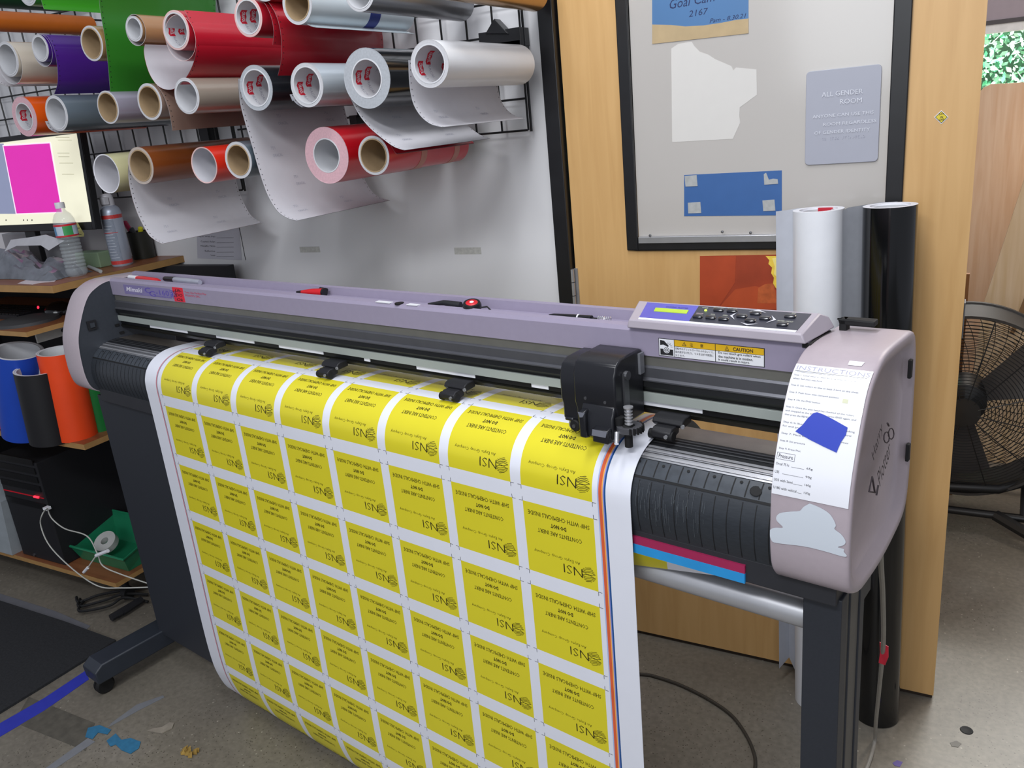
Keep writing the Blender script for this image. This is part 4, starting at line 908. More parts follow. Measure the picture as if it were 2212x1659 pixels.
# ------------------------------------------------------------------ small tools in the beam trough
def tz(px, py, z=1.183): return at_z(px, py, z)
def solo(m, name, label, cat, loc, group=None, **k): return tag(m.build(name, loc=loc, **k), label, cat, group)
p = tz(296, 601); q = tz(344, 608); t = thing('marker_pen', 'red marker pen lying at left end of plotter trough', 'marker', (p+q)/2, 'tools in the plotter trough')
m = MB(); m.tube([p, p.lerp(q, .3), p.lerp(q, .9), q], [.006, .008, .008, .005], mat('#cc2228', .35), 12); m.build('barrel', t)
m = MB(); m.tube([p-(q-p)*.35, p+(q-p)*.02], [.006, .0072], M_white, 12); m.build('cap', t)
p = tz(356, 602); q = tz(432, 610); t = thing('marker_pen', 'silver marker pen with black cap in the plotter trough', 'marker', (p+q)/2, 'tools in the plotter trough')
m = MB(); m.tube([p.lerp(q, .3), p.lerp(q, .95), q], [.0075, .0075, .006], mat('#a9abb8', .3, .3), 12); m.build('barrel', t)
m = MB(); m.tube([p, p.lerp(q, .3)], [.006, .008], M_black, 12); m.build('cap', t)
p = tz(652, 631, 1.186); q = tz(698, 632, 1.186); t = thing('utility_knife', 'red and black knife handle lying in the plotter trough', 'knife', (p+q)/2, 'tools in the plotter trough')
m = MB(); m.tube([p, p.lerp(q, .5), q], [.004, .008, .009], mat('#c01c26', .35), 12); m.build('handle', t)
m = MB(); m.tube([q, q+(q-p)*.08], .0092, M_black, 12); m.tube([p-(q-p)*.25, p], [.002, .004], M_black, 8); m.tube([p.lerp(q, .7)+Vector((0, .012, .004)), q+Vector((0, .012, .002))], .005, M_black, 8); m.build('end_piece', t)
p = tz(1000, 660, 1.188); q = tz(1040, 664, 1.188); t = thing('tape_measure', 'black and red rounded gadget with strap in plotter trough', 'tool', (p+q)/2, 'tools in the plotter trough')
m = MB(); d = (q-p).normalized(); m.lathe([(0, -.008), (.015, -.008), (.017, -.003), (.017, .003), (.015, .008), (0, .008)], (p+q)/2, Vector((.15, -.25, 1)), M_black, 20); m.build('body', t)
m = MB(); m.lathe([(.0, .009), (.010, .0088), (.011, .008)], (p+q)/2, Vector((.15, -.25, 1)), mat('#c8202c', .4), 20); m.lathe([(.0, .0095), (.004, .0093)], (p+q)/2, Vector((.15, -.25, 1)), M_white, 10); m.build('red_face', t)
m = MB(); a = tz(925, 657); b = tz(995, 660); m.tube([a, a.lerp(b, .5)+Vector((0, 0, .004)), b], [.002, .005, .007], M_blackm, 10); c_ = tz(1060, 670); m.tube([q, q.lerp(c_, .5)+Vector((0, .004, .003)), c_], .0015, M_rubber, 6); m.build('strap', t)
p = tz(1186, 680, 1.184); q = tz(1278, 689, 1.184); t = thing('pen', 'black pen with white ring lying in plotter trough', 'pen', (p+q)/2, 'tools in the plotter trough')
m = MB(); m.tube([p, p.lerp(q, .12), p.lerp(q, .6), q], [.0008, .003, .0048, .0058], M_black, 12); m.build('barrel', t)
m = MB(); m.tube([p.lerp(q, .69), p.lerp(q, .72)], .0060, M_white, 12); m.build('ring', t)
m = MB(); a = tz(1292, 691); c_ = tz(1320, 693)
m.tube([a+(c_-a)*(k/40)+Vector((0, .004*math.cos(k), .004*math.sin(k)+.002)) for k in range(41)], .0009, M_chrome, 5); m.tube([a-(c_-a)*.4, a], .0035, M_black, 8)
solo(m, 'spring', 'small coiled metal spring in the plotter trough beside the control panel', 'spring', a, 'tools in the plotter trough')

# ------------------------------------------------------------------ desk with shelves
ZT, ZS, ZB = 1.147, .645, .126
D = thing('computer_desk', 'brown wood-look computer desk with shelves behind the plotter left end', 'desk', (-2.9, 1.6, 0))
def slab(name, fr, rt, z, th, x0=-3.6, y1=1.93, lab=None):
    m = MB(); m.box((x0, fr, z-th), (rt, y1, z), M_edge); m.add([(x0, fr+.001, z+.0004), (rt-.001, fr+.001, z+.0004), (rt-.001, y1, z+.0004), (x0, y1, z+.0004)], [(0, 1, 2, 3)], M_melamine)
    return m.build(name, D, smooth=0)
p = at_z(112, 618, ZT); DF = p.y; slab('desk_top', p.y, p.x, ZT, .022, y1=DY)
ps = at_z(181, 961, ZS); slab('shelf', ps.y, ps.x, ZS, .018)
pb_ = at_z(250, 1261, ZB); slab('shelf', pb_.y, pb_.x, ZB, .016)
m = MB(); m.box((-3.6, 1.90, .02), (-2.12, 1.93, ZT-.022), M_blackm); m.build('back_panel', D, smooth=0)
m = MB(); m.box((ps.x-.30, 1.86, .03), (ps.x-.27, 1.90, ZT-.022), M_blackm); m.build('post', D, smooth=0)
m = MB(); m.box((-3.56, 1.45, .03), (-3.53, 1.90, ZT-.022), M_blackm); m.build('post', D, smooth=0)
for x, y in ((pb_.x-.08, pb_.y+.08), (pb_.x-.08, 1.8), (-3.4, pb_.y+.08)):
    m = MB(); m.tube([(x, y, .11), (x, y, .04)], .012, M_rubber, 10); m.lathe([(0, -.012), (.022, -.012), (.025, 0), (.022, .012), (0, .012)], (x, y, .026), (1, 0, 0), M_rubber, 16); m.build('caster', D)
pt = at_z(56, 718, 1.015)
m = MB(); m.box((-3.3, pt.y, 1.0), (pt.x, pt.y+.42, 1.015), M_edge); m.add([(-3.3, pt.y+.001, 1.0154), (pt.x-.001, pt.y+.001, 1.0154), (pt.x-.001, pt.y+.42, 1.0154), (-3.3, pt.y+.42, 1.0154)], [(0, 1, 2, 3)], M_melamine)
tr = m.build('keyboard_tray', D, smooth=0)
m = MB(); m.box((pt.x-.045, pt.y+.05, .965), (pt.x-.038, pt.y+.40, 1.0), mat('#a5a39f', .4, .4)); 
for yy, r_ in ((.14, .007), (.21, .007), (.28, .010)): m.lathe([(0, 0), (r_, 0), (r_, .002)], (pt.x-.036, pt.y+yy, .982), (-1, 0, 0), M_rubber, 12)
m.build('slide_rail', tr, smooth=0)
# things on the tray
m = MB(); c = at_z(40, 697, 1.02)
m.lathe([(.0, .014), (.06, .013), (.095, .009), (.10, .0), (0, 0)], (c.x, c.y+.03, 1.0155), (0, 0, 1), mat('#3a3a3c', .7), 30)
solo(m, 'mouse_pad', 'dark grey wrist pad at front of the keyboard tray', 'mouse pad', (c.x, c.y, 1.0155))
c = at_z(96, 676, 1.03); t = thing('computer_mouse', 'glossy black computer mouse with small red light on keyboard tray', 'mouse', (c.x, c.y+.04, 1.0155))
m = MB(); m.lathe([(0, .04), (.02, .038), (.038, .028), (.046, .012), (.045, 0), (0, 0)], (c.x, c.y+.05, 1.0155), (0, 0, 1), mat('#0f0f12', .15, coat=.6), 24); m.build('body', t)
m = MB(); g = at_y(83, 664, c.y+.012); m.lathe([(0, 0), (.005, 0), (.005, .002)], g, (0, -1, .3), mat('#ff3350', .4, emit=1.2), 10); m.build('led', t)
m = MB(); m.box((-3.1, pt.y+.12, 1.0155), (c.x-.08, pt.y+.25, 1.03), M_blackm)
for i in range(18):
    for j in range(5): m.box((-3.09+i*.02, pt.y+.125+j*.024, 1.03), (-3.074+i*.02, pt.y+.144+j*.024, 1.034), M_black)
solo(m, 'keyboard', 'black keyboard in the shade on the keyboard tray', 'keyboard', (-2.95, pt.y+.18, 1.0155), smooth=0)

# monitor
def plane_hit(px, py, P0, n): r = ray(px, py); return O+r*((P0-O).dot(n)/r.dot(n))
BRc = at_y(199, 479, 1.72); rt_ = ray(167, 288); Yt = BRc.x*rt_.y/rt_.x; TRc = O+rt_*(Yt/rt_.y)
upv = (TRc-BRc).normalized(); nrm = Vector((1, 0, 0)).cross(upv)*-1
if nrm.y > 0: nrm = -nrm
lf = Vector((-1, 0, 0)); Hs = (TRc-BRc).length; Ws = .56
MT = thing('computer_monitor', 'black computer monitor showing a magenta rectangle on pale window', 'monitor', Vector((BRc.x-Ws/2, BRc.y+.03, ZT)))
m = MB()
def mq(b, x0_, x1_, y0_, y1_, mm, o0, o1):
    vs = [BRc+lf*x+upv*y+nrm*o for o in (o0, o1) for x, y in ((x0_, y0_), (x1_, y0_), (x1_, y1_), (x0_, y1_))]
    b.add(vs, [(0, 1, 2, 3), (4, 5, 6, 7), (0, 1, 5, 4), (1, 2, 6, 5), (2, 3, 7, 6), (3, 0, 4, 7)], mm)
mq(m, -.016, Ws+.016, -.024, Hs+.016, M_black, -.02, -.0005)
mq(m, -.016, 0, -.024, Hs+.016, M_black, -.0005, .003); mq(m, Ws, Ws+.016, -.024, Hs+.016, M_black, -.0005, .003); mq(m, 0, Ws, -.024, 0, M_black, -.0005, .003); mq(m, 0, Ws, Hs, Hs+.016, M_black, -.0005, .003)
m.build('housing', MT, smooth=0, bevel=.001, merge=False)
m = MB(); eS = .62
def sq2(pts, mm, o):
    P = [plane_hit(x, y, BRc+nrm*o, nrm) for x, y in pts]; P = [p if p.x < BRc.x else p for p in P]; m.add(P, [tuple(range(len(P)))], mm)
m.add([BRc+nrm*.0005, BRc+lf*Ws+nrm*.0005, BRc+lf*Ws+upv*Hs+nrm*.0005, BRc+upv*Hs+nrm*.0005], [(0, 1, 2, 3)], mat('#ece9cf', .3, var=.01, emit=eS))
sq2([(-40, 462), (35, 462), (8, 310), (-60, 310)], mat('#8c93b0', .3, var=.01, emit=.5), .0009)
sq2([(34, 463), (135, 459), (109, 307), (5, 313)], mat('#f5dcf0', .3, var=.01, emit=eS), .0012)
sq2([(36, 461), (133, 457.5), (107, 309.5), (7.5, 316)], mat('#d728a8', .3, var=.01, emit=.62), .0015)
gm = mat('#b5b294', .3, emit=.3)
for x0_, x1_, y in ((120, 150, 296), (125, 155, 302), (124, 150, 330), (126, 150, 338), (128, 158, 352), (134, 160, 376)): sq2([(x0_, y), (x1_, y), (x1_, y+1), (x0_, y+1)], gm, .0009)
for x in (12, 50, 58, 68): sq2([(x, 474), (x+2, 474), (x+2, 477), (x, 477)], M_inkk, .0009)
m.build('screen', MT, smooth=0, merge=False, label='lit screen with magenta rectangle')
m = MB(); cx_ = BRc.x-.40; m.box((cx_-.03, BRc.y+.03, ZT+.01), (cx_+.03, BRc.y+.05, ZT+.15), M_black); m.box((cx_-.12, BRc.y-.03, ZT+.0005), (cx_+.12, BRc.y+.13, ZT+.012), M_black); m.build('stand', MT, smooth=0, bevel=.002)
b = MB(); P = [at_y(x, y, BRc.y-.012) for x, y in ((147, 492), (152, 482), (168, 481), (174, 492), (182, 505), (181, 511), (160, 512), (150, 510))]
b.prism([(p_.x, p_.z) for p_ in P], lambda q_, t_: (q_[0], t_, q_[1]), BRc.y-.0128, BRc.y-.012, mat('#c9c47c', .7))
for y_, x0_, x1_ in ((493, 160, 172), (502, 162, 168), (507, 160, 176)):
    a = at_y(x0_, y_, BRc.y-.013); c_ = at_y(x1_, y_, BRc.y-.013); b.box((a.x, BRc.y-.0132, a.z-.001), (c_.x, BRc.y-.0126, a.z+.0008), M_inkk)
solo(b, 'sticky_note', 'yellow curled sticky note with writing stuck under the monitor', 'sticky note', P[0], smooth=0)

# water bottle and air duster
c = at_z(150, 600, ZT); c.y += .03; bt = thing('water_bottle', 'clear plastic water bottle with red banded label on desk corner', 'bottle', (c.x, c.y, ZT))
k_ = .218/.205
M_pet = mat('#cdd6da', .05, alpha=.24, var=0); prof = [(0, .002), (.024, .0), (.030, .006), (.032, .014)]
for i in range(9): z = .022+i*.0105; prof += [(.032, z), (.0295, z+.004), (.032, z+.008)]
prof += [(.0325, .125), (.0325, .158), (.031, .168), (.024, .183), (.014, .192), (.0125, .196), (.0125, .202)]
m = MB(); m.lathe([(a, b_*k_) for a, b_ in prof], (c.x, c.y, ZT+.0006), (0, 0, 1), M_pet, 28); m.build('body', bt)
m = MB(); m.lathe([(.0, .218*k_), (.0135, .218*k_), (.0145, .215*k_), (.0145, .201*k_), (.0128, .201*k_)], (c.x, c.y, ZT), (0, 0, 1), M_white, 20); m.build('cap', bt)
m = MB()
def band(b, r, z0_, z1_, mm, a0=0, a1=360):
    n_ = 20; vs = []
    for i in range(n_+1):
        q_ = math.radians(a0+(a1-a0)*i/n_); vs += [(c.x+r*math.cos(q_), c.y+r*math.sin(q_), ZT+z0_), (c.x+r*math.cos(q_), c.y+r*math.sin(q_), ZT+z1_)]
    b.add(vs, [(2*i, 2*i+1, 2*i+3, 2*i+2) for i in range(n_)], mm)
band(m, .0330, .128, .165, mat('#b9c9d8', .4)); band(m, .0333, .160, .166, mat('#c22432', .4)); band(m, .0333, .127, .132, mat('#c22432', .4)); band(m, .0332, .132, .160, mat('#4f84ad', .4), 180, 270); band(m, .0332, .132, .160, mat('#3f9a58', .4), 310, 360)
m.build('label', bt, label='blue green label with red bands')
c = at_z(249, 577, ZT); c.y += .03; ad = thing('air_duster_can', 'grey and red aerosol air duster can on the desk', 'spray can', (c.x, c.y, ZT))
m = MB(); m.lathe([(0, 0), (.031, 0), (.033, .004), (.033, .175), (.031, .188), (.022, .197), (.016, .20), (0, .20)], (c.x, c.y, ZT+.0006), (0, 0, 1), mat('#a3abba', .35, .3, .03), 30); m.build('body', ad)
m = MB(); m.lathe([(.020, .196), (.021, .215), (.019, .232), (.012, .238), (0, .238)], (c.x-.002, c.y, ZT), (0, 0, 1), mat('#c9c9cf', .4), 24); m.box((c.x-.003, c.y-.026, ZT+.205), (c.x+.022, c.y-.012, ZT+.228), mat('#c9c9cf', .4)); m.build('trigger_cap', ad)
m = MB(); rb = mat('#bb3a38', .4); band(m, .0334, .158, .170, rb); band(m, .0334, .008, .020, rb); band(m, .0333, .022, .156, mat('#7e8694', .5, var=.1, scale=150), 250, 330); band(m, .0334, .112, .114, rb, 200, 340)
for i in range(14): z = .03+i*.0085; band(m, .0336, z, z+.0022, mat('#c7ccd6', .5), 205+(i % 3)*4, 244-(i*7 % 11))
for i in range(12): z = .03+i*.0095; band(m, .0336, z, z+.0016, mat('#b9bfca', .5), 262, 318-(i*5 % 17))
band(m, .0336, .160, .168, mat('#3a4a86', .5), 215, 240)
m.build('label', ad, label='red banded label with fine print')
# pen cup with markers
c = at_z(292, 562, ZT); c.y += .04; pc = thing('pen_cup', 'black mesh pen cup on the desk near the wall', 'pen cup', (c.x, c.y, ZT))
m = MB(); m.lathe([(0, .001), (.038, .001), (.040, .09), (.0405, .095), (.0385, .095), (.038, .09), (.036, .004)], (c.x, c.y, ZT), (0, 0, 1), mat('#22231c', .5), 26); m.build('cup', pc)
def marker(px, py, col, lb, tip=None):
    a = at_y(px, py, c.y-.01); b0 = Vector((c.x+(a.x-c.x)*-.3, c.y, ZT+.01)); t = thing('marker_pen', lb, 'marker', b0, 'markers in the pen cup')
    m = MB(); m.tube([b0, b0.lerp(a, .72)], .0065, mat(tip or col, .4), 12); m.build('barrel', t); m = MB(); m.tube([b0.lerp(a, .72), b0.lerp(a, .97), a], [.0085, .0085, .005], mat(col, .35), 12); m.build('cap', t)
marker(268, 478, '#c23b62', 'pink capped marker standing in the black pen cup', '#222226'); marker(303, 490, '#cdc828', 'yellow marker leaning right in the black pen cup'); marker(283, 492, '#3d3f46', 'dark marker standing in the black pen cup')
# other things on the desk top
def bumpy(name, label, cat, px0, px1, py0, py1, hgt, mm, dep=.12, seed=1, grp=None, fold=1.0):
    random.seed(seed); a = at_z(px0, py1, ZT); b_ = at_z(px1, py1, ZT); L_ = b_.x-a.x; m = MB(); nx, ny = 26, 14; vs = []
    ph = [random.uniform(0, 6) for _ in range(6)]
    for i in range(nx+1):
        for j in range(ny+1):
            x = i/nx; y = j/ny; e = math.sin(math.pi*min(max(x, .0), 1))**.5*math.sin(math.pi*y)**.5
            h = e*hgt*(.65+.25*math.sin(9*x*fold+ph[0]+3*y)+.15*math.sin(23*x*fold+ph[1])*math.cos(11*y+ph[2])+.12*random.uniform(-1, 1))
            vs.append((a.x+L_*x+.006*math.sin(13*y+ph[3]), a.y+dep*y+.012*math.sin(7*x*fold+ph[4]), ZT+.0015+max(h, 0)))
    m.add(vs, [(i*(ny+1)+j, (i+1)*(ny+1)+j, (i+1)*(ny+1)+j+1, i*(ny+1)+j+1) for i in range(nx) for j in range(ny)], mm)
    return solo(m, name, label, cat, (a.x+L_/2, a.y+dep/2, ZT), grp, smooth=25)
bumpy('plastic_bag', 'crumpled shiny grey plastic bag at left on the desk', 'bag', -70, 128, 540, 604, .10, mat('#6f737b', .32, .2, .25, 26, coat=.25), .15, 5)
M_scr = mat('#b4b4b9', .6, var=.05)
m = MB(); pts = [at_y(x, y, DF+.09) for x, y in ((0, 545), (20, 534), (72, 533), (95, 543), (118, 524), (70, 512), (40, 517), (0, 522))]
m.prism([(p_.x, p_.z) for p_ in pts], lambda q_, t_: (q_[0], t_+(q_[1]-1.21)*.6, q_[1]), DF+.09, DF+.092, M_scr); solo(m, 'paper_sheet', 'bent grey paper sheet lying over the plastic bag', 'paper', pts[0], smooth=0)
def dbox(name, label, cat, x0_, x1_, ytop, ybot, dep, col, yo=0.0, grp=None):
    a = at_z(x0_, ybot, ZT); b_ = at_z(x1_, ybot, ZT); y0_ = a.y+yo; tp = at_y(x0_, ytop, y0_)
    a = at_y(x0_, ybot, y0_); b_ = at_y(x1_, ybot, y0_)
    m = MB(); m.box((a.x, y0_, ZT+.0005), (b_.x, y0_+dep, tp.z), mat(col, .5, var=.04)); return solo(m, name, label, cat, ((a.x+b_.x)/2, y0_, ZT), grp, smooth=0, bevel=.003)
dbox('cardboard_carton', 'pale green carton on the desk between bottle and spray can', 'box', 168, 218, 546, 579, .05, '#7f9578')
dbox('small_box', 'grey white box under the monitor behind the bottle', 'box', 155, 202, 511, 553, .05, '#9a9a9e', .02)
dbox('grey_case', 'flat pale grey case at back of the desk under monitor', 'case', 20, 146, 505, 568, .05, '#8f8f93', .0)
dbox('eraser_block', 'white eraser block beside the spray can', 'eraser', 178, 217, 529, 545, .04, '#a3a7a2', -.02) if False else None
m = MB(); a = at_z(81, 598, ZT+.004); b_ = at_z(128, 594, ZT+.004); m.tube([a, b_], .004, M_white, 10); solo(m, 'pen', 'white pen lying on the desk left of the water bottle', 'pen', a)
m = MB(); a = at_z(192, 576, ZT+.006); b_ = at_z(217, 586, ZT+.006); m.tube([a, b_], .006, mat('#9fa3a2', .5), 10); solo(m, 'pen', 'grey pen lying at the desk edge beside the spray can', 'pen', a)
m = MB(); pts = [at_z(x, y, ZT) for x, y in ((38, 613), (60, 604), (85, 607), (100, 602), (124, 603), (118, 609), (90, 611), (70, 615))]; m.prism([(p_.x, p_.y) for p_ in pts], lambda q_, t_: (q_[0], q_[1], t_), ZT+.0006, ZT+.0012, mat('#c9c2c6', .7)); solo(m, 'paper_scrap', 'torn white paper scrap at front edge of desk', 'paper', pts[0], smooth=0)

# standing rolls on the shelf
def sroll(px, py, w_px, htop, col, lb, y_add=.03, top=None, open_=True):
    c = at_z(px, py, ZS+.0006); c.y += y_add; r = (at_y(px+w_px/2, py, c.y).x-at_y(px-w_px/2, py, c.y).x)/2; cc = at_y(px, py-6, c.y); x = at_y(px, py, c.y).x
    h = at_y(top[0], top[1], c.y).z-ZS; xt = at_y(top[0], top[1], c.y).x; ax = Vector((xt-x, 0, h)); L_ = ax.length
    t = thing('vinyl_roll', lb, 'vinyl roll', (x, c.y, ZS), 'vinyl rolls standing on the desk shelf')
    m = MB(); m.lathe([(r*.93, 0, M_backing), (r, .0, mat(col, .45, var=.02)), (r, L_, M_backing), (r*.93, L_, M_backing)], (x, c.y, ZS+.001), ax, M_backing, 36, closed=True); m.build('wound_vinyl', t)
    m = MB(); m.lathe([(r*.86, .001), (r*.93, .001), (r*.93, L_-.001), (r*.86, L_-.001)], (x, c.y, ZS+.001), ax, M_corew, 28, closed=True); m.build('core', t)
sroll(63, 950, 54, 0, '#1c46b0', 'blue vinyl roll standing on the desk shelf left of black one', .045, (38, 758))
sroll(118, 957, 54, 0, '#1d1d20', 'short black vinyl roll standing at front of the desk shelf', .025, (82, 797))
sroll(172, 953, 50, 0, '#e8481a', 'orange vinyl roll standing on shelf next to the plotter housing', .035, (126, 758))
sroll(223, 936, 44, 0, '#0e6a2c', 'green vinyl roll standing at right end of the desk shelf', .04, (180, 748))
sroll(8, 933, 50, 0, '#c91a22', 'red vinyl roll standing at left of blue one on shelf', .05, (-35, 800))

# computer tower, bin, cables
c = at_z(40, 1203, ZB); x0_ = at_y(38, 1200, c.y).x; x1_ = at_y(128, 1222, c.y).x
PT = thing('computer_tower', 'black computer tower with red glowing light on bottom shelf', 'computer', ((x0_+x1_)/2, c.y, ZB)); ty = c.y+.02
m = MB(); m.box((x0_, ty, ZB+.0006), (x1_, 1.88, ZB+.40), M_blackm); m.build('case', PT, smooth=0, bevel=.004)
m = MB(); 
for y in (1000, 1018, 1036, 1054, 1090): 
    z = at_y(80, y, ty).z; m.box((x0_+.01, ty-.004, z-.012), (x1_-.01, ty, z+.010), mat('#151517', .3))
m.build('drive_bay_cover', PT, smooth=0)
m = MB(); z = at_y(80, 1073, ty).z; m.box((x0_+.008, ty-.003, z-.0012), (x1_-.008, ty, z+.0012), mat('#a01020', .4, emit=.4)); mx_ = at_y(80, 1073, ty).x; m.box((mx_-.014, ty-.005, z-.0028), (mx_+.014, ty, z+.0028), mat('#ff2030', .4, emit=4)); m.build('power_light', PT, smooth=0)
m = MB(); m.lathe([(0, 0), (.006, 0), (.006, .004), (0, .004)], at_y(75, 1198, ty), (0, -1, 0), M_steeld, 12); m.build('knob', PT)
# open green bin
g0 = at_z(150, 1222, ZB); g1 = at_z(262, 1226, ZB); gb = mat('#1d7a55', .35, coat=.3); gd = mat('#145c40', .4)
x0g = at_y(133, 1210, g0.y).x+.02; x1g = at_y(250, 1215, g0.y).x; y0g = g0.y+.03; y1g = y0g+.19
GB = thing('plastic_bin', 'open green plastic bin on the bottom shelf beside the computer tower', 'bin', ((x0g+x1g)/2, y0g, ZB))
m = MB(); h = .085; i_ = .006
def shell(b, o, inn, z0_, z1_, mm):
    (ax, ay, bx, by), (cx2, cy2, dx2, dy2) = o, inn
    b.add([(ax+.02, ay+.02, z0_), (bx-.02, ay+.02, z0_), (bx-.02, by-.02, z0_), (ax+.02, by-.02, z0_), (ax, ay, z1_*1.0), (bx, ay, z1_), (bx, by, z1_+.05), (ax, by, z1_+.05)], [(0, 1, 2, 3), (0, 1, 5, 4), (1, 2, 6, 5), (2, 3, 7, 6), (3, 0, 4, 7)], mm)
shell(m, (x0g, y0g, x1g, y1g), (0, 0, 0, 0), ZB+.001, ZB+.06, gb); bo = m.build('shell', GB, smooth=0); so = bo.modifiers.new('thick', 'SOLIDIFY'); so.thickness = .003
m = MB(); m.tube([(x0g, y0g, ZB+.06), (x1g, y0g, ZB+.06), (x1g, y1g, ZB+.11), (x0g, y1g, ZB+.11), (x0g, y0g, ZB+.06)], .005, gb, 8); m.build('rim', GB)
m = MB(); cc = Vector(((x0g+x1g)/2-.04, y0g+.07, ZB+.035)); m.lathe([(.014, -.012), (.040, -.012), (.040, .012), (.014, .012)], cc+Vector((0, 0, .022)), (.15, -.5, .8), mat('#b9b9b6', .5), 28, closed=True)
solo(m, 'tape_roll', 'white tape roll lying in the green bin', 'tape', cc)
random.seed(2)
def cable(name, label, pts, r, mm, cat='cable', grp=None, n=6):
    m = MB(); m.tube(cr(pts, 8), r, mm, n); return m, pts[0]
YC = ty-.02
cw = mat('#b9b9b2', .5)
cb = thing('white_cable', 'thin white cable looping from computer tower front over the shelf', 'cable', at_y(103, 1098, ty-.01))
m = MB(); m.tube(cr([at_y(103, 1098, ty-.012), at_y(92, 1110, YC-.03), at_y(88, 1135, YC-.03), at_y(108, 1180, YC-.04), at_y(158, 1230, YC-.05), at_y(212, 1266, YC-.06), at_y(262, 1270, YC-.04), at_y(330, 1268, YC)], 6), .0022, cw, 6); m.build('cord', cb)
m = MB(); m.tube(cr([at_y(103, 1100, ty-.012), at_y(112, 1120, YC-.02), at_y(140, 1142, YC-.02), at_y(188, 1158, YC-.03), at_y(210, 1195, YC-.03), at_y(222, 1222, YC-.05), at_y(260, 1240, YC-.04), at_y(325, 1262, YC)], 6), .0022, cw, 6); m.build('cord', cb)
m = MB(); a = at_y(104, 1096, ty-.006); m.box((a.x-.010, ty-.02, a.z-.006), (a.x+.010, ty-.001, a.z+.004), M_white); m.build('plug', cb, smooth=0, bevel=.001)
m = MB(); a = at_y(181, 1236, YC-.06); b_ = at_y(190, 1226, YC-.06); m.tube([a, b_], .005, M_white, 8); m.tube([b_, at_y(208, 1200, YC-.05)], .0022, cw, 6); m.tube([at_y(208, 1200, YC-.05), at_y(233, 1190, YC-.05)], .006, M_white, 8); m.build('connector', cb)
m = MB()
for k in range(3):
    pts = [at_z(165+k*8, 1290+k*4, .012), at_z(172, 1300+10*k, .012+.004*k), at_z(215+10*k, 1285+12*k, .02), at_z(268, 1275+8*k, .03), at_z(320, 1268+16*k, .012)]; m.tube(cr(pts, 6), .005, M_rubber, 6)
for k in range(3): m.tube([at_z(240+12*k, 1335-6*k, .022), at_z(290+8*k, 1305-5*k, .024)], .013, M_blackm, 8)
solo(m, 'cable_bundle', 'tangled black cables and adapters on floor under the desk', 'cables', at_z(240, 1310, 0), kind=None)
m = MB(); a = at_y(-60, 1190, 1.45); b_ = at_y(23, 1188, 1.45); tp = at_y(0, 1085, 1.45); m.prism([(at_y(-60, 1190, 1.45).x, ZB+.0006), (b_.x, ZB+.0006), (at_y(1, 1085, 1.45).x, tp.z), (at_y(-60, 1080, 1.45).x, tp.z+.02)], lambda q_, t_: (q_[0], t_, q_[1]), 1.45, 1.75, mat('#9aa1a6', .5)); solo(m, 'white_box', 'pale grey box at left edge on the bottom shelf', 'box', (b_.x-.1, 1.45, ZB), smooth=0)

# ------------------------------------------------------------------ floor things
def flat(name, label, cat, px, mm, z=.0012, th=.001, grp=None):
    P = [at_z(x, y, z) for x, y in px]; m = MB(); m.prism([(p_.x, p_.y) for p_ in P], lambda q_, t_: (q_[0], q_[1], t_), z-th, z, mm); return solo(m, name, label, cat, P[0], grp, smooth=0)
flat('floor_mat', 'black ribbed floor mat in front of the desk, left edge', 'mat', [(-420, 1150), (-160, 1236), (0, 1297), (140, 1342), (250, 1382), (177, 1428), (90, 1482), (0, 1537), (-160, 1630), (-420, 1785), (-1150, 1480)], mat('#232427', .85, var=.2, scale=120, bump=.6), .008, .008)
flat('floor_tape', 'strip of bright blue tape on floor leading to the plotter foot', 'tape', [(0, 1591), (95, 1535), (192, 1467), (184, 1449), (95, 1508), (0, 1562), (-160, 1652), (-420, 1800), (-420, 1834), (-160, 1684)], mat('#2c35a8', .6))
flat('floor_tape', 'grey tape strip along the back edge of the floor mat', 'tape', [(-40, 1268), (0, 1282), (120, 1320), (195, 1352), (185, 1362), (110, 1335), (0, 1302), (-40, 1289)], mat('#65666c', .6))
flat('floor_tape', 'long grey tape strip on the floor at bottom left', 'tape', [(75, 1690), (205, 1602), (190, 1594), (55, 1690)], mat('#77797f', .6))
flat('floor_tape', 'thin frayed grey tape strip on floor near the hanging sheet', 'tape', [(232, 1572), (300, 1534), (355, 1506), (352, 1502), (295, 1522), (240, 1562)], mat('#75777c', .6))
flat('floor_patch', 'dark worn rectangular patch on the concrete beside blue tape', 'floor stain', [(30, 1560), (62, 1505), (205, 1562), (185, 1622)], mat('#56524a', .6, var=.2, scale=40), .0008, .0006)
tb = mat('#2f6d92', .6, var=.15, scale=60)
flat('tape_scrap', 'small ragged teal blue tape scrap on floor, left piece', 'tape', [(184, 1592), (190, 1572), (215, 1566), (240, 1576), (232, 1586), (212, 1582), (200, 1596)], tb, .002)
flat('tape_scrap', 'larger ragged teal blue tape scrap on floor, right piece', 'tape', [(230, 1600), (250, 1584), (262, 1598), (282, 1594), (304, 1602), (300, 1616), (282, 1628), (262, 1620), (250, 1608), (238, 1612)], tb, .002)
flat('paper_scrap', 'pale crumpled paper scrap on floor below the hanging sheet', 'paper', [(318, 1578), (330, 1573), (350, 1570), (366, 1560), (376, 1561), (372, 1572), (350, 1583)], mat('#8e867a', .7, var=.15), .004, .003)
random.seed(4); m = MB(); a = at_z(404, 1624, .006)
for k in range(14): x = a.x+random.uniform(-.02, .02); y = a.y+random.uniform(-.014, .014); m.add([(x, y, .001), (x+random.uniform(.006, .014), y+.004, .002), (x+.005, y+.012, .008+random.uniform(0, .006)), (x-.006, y+.005, .004)], [(0, 1, 2), (0, 2, 3)], mat('#b08f4a', .35, .6))
solo(m, 'wrapper_scrap', 'small crumpled gold wrapper on the floor at bottom', 'wrapper', a, smooth=0)
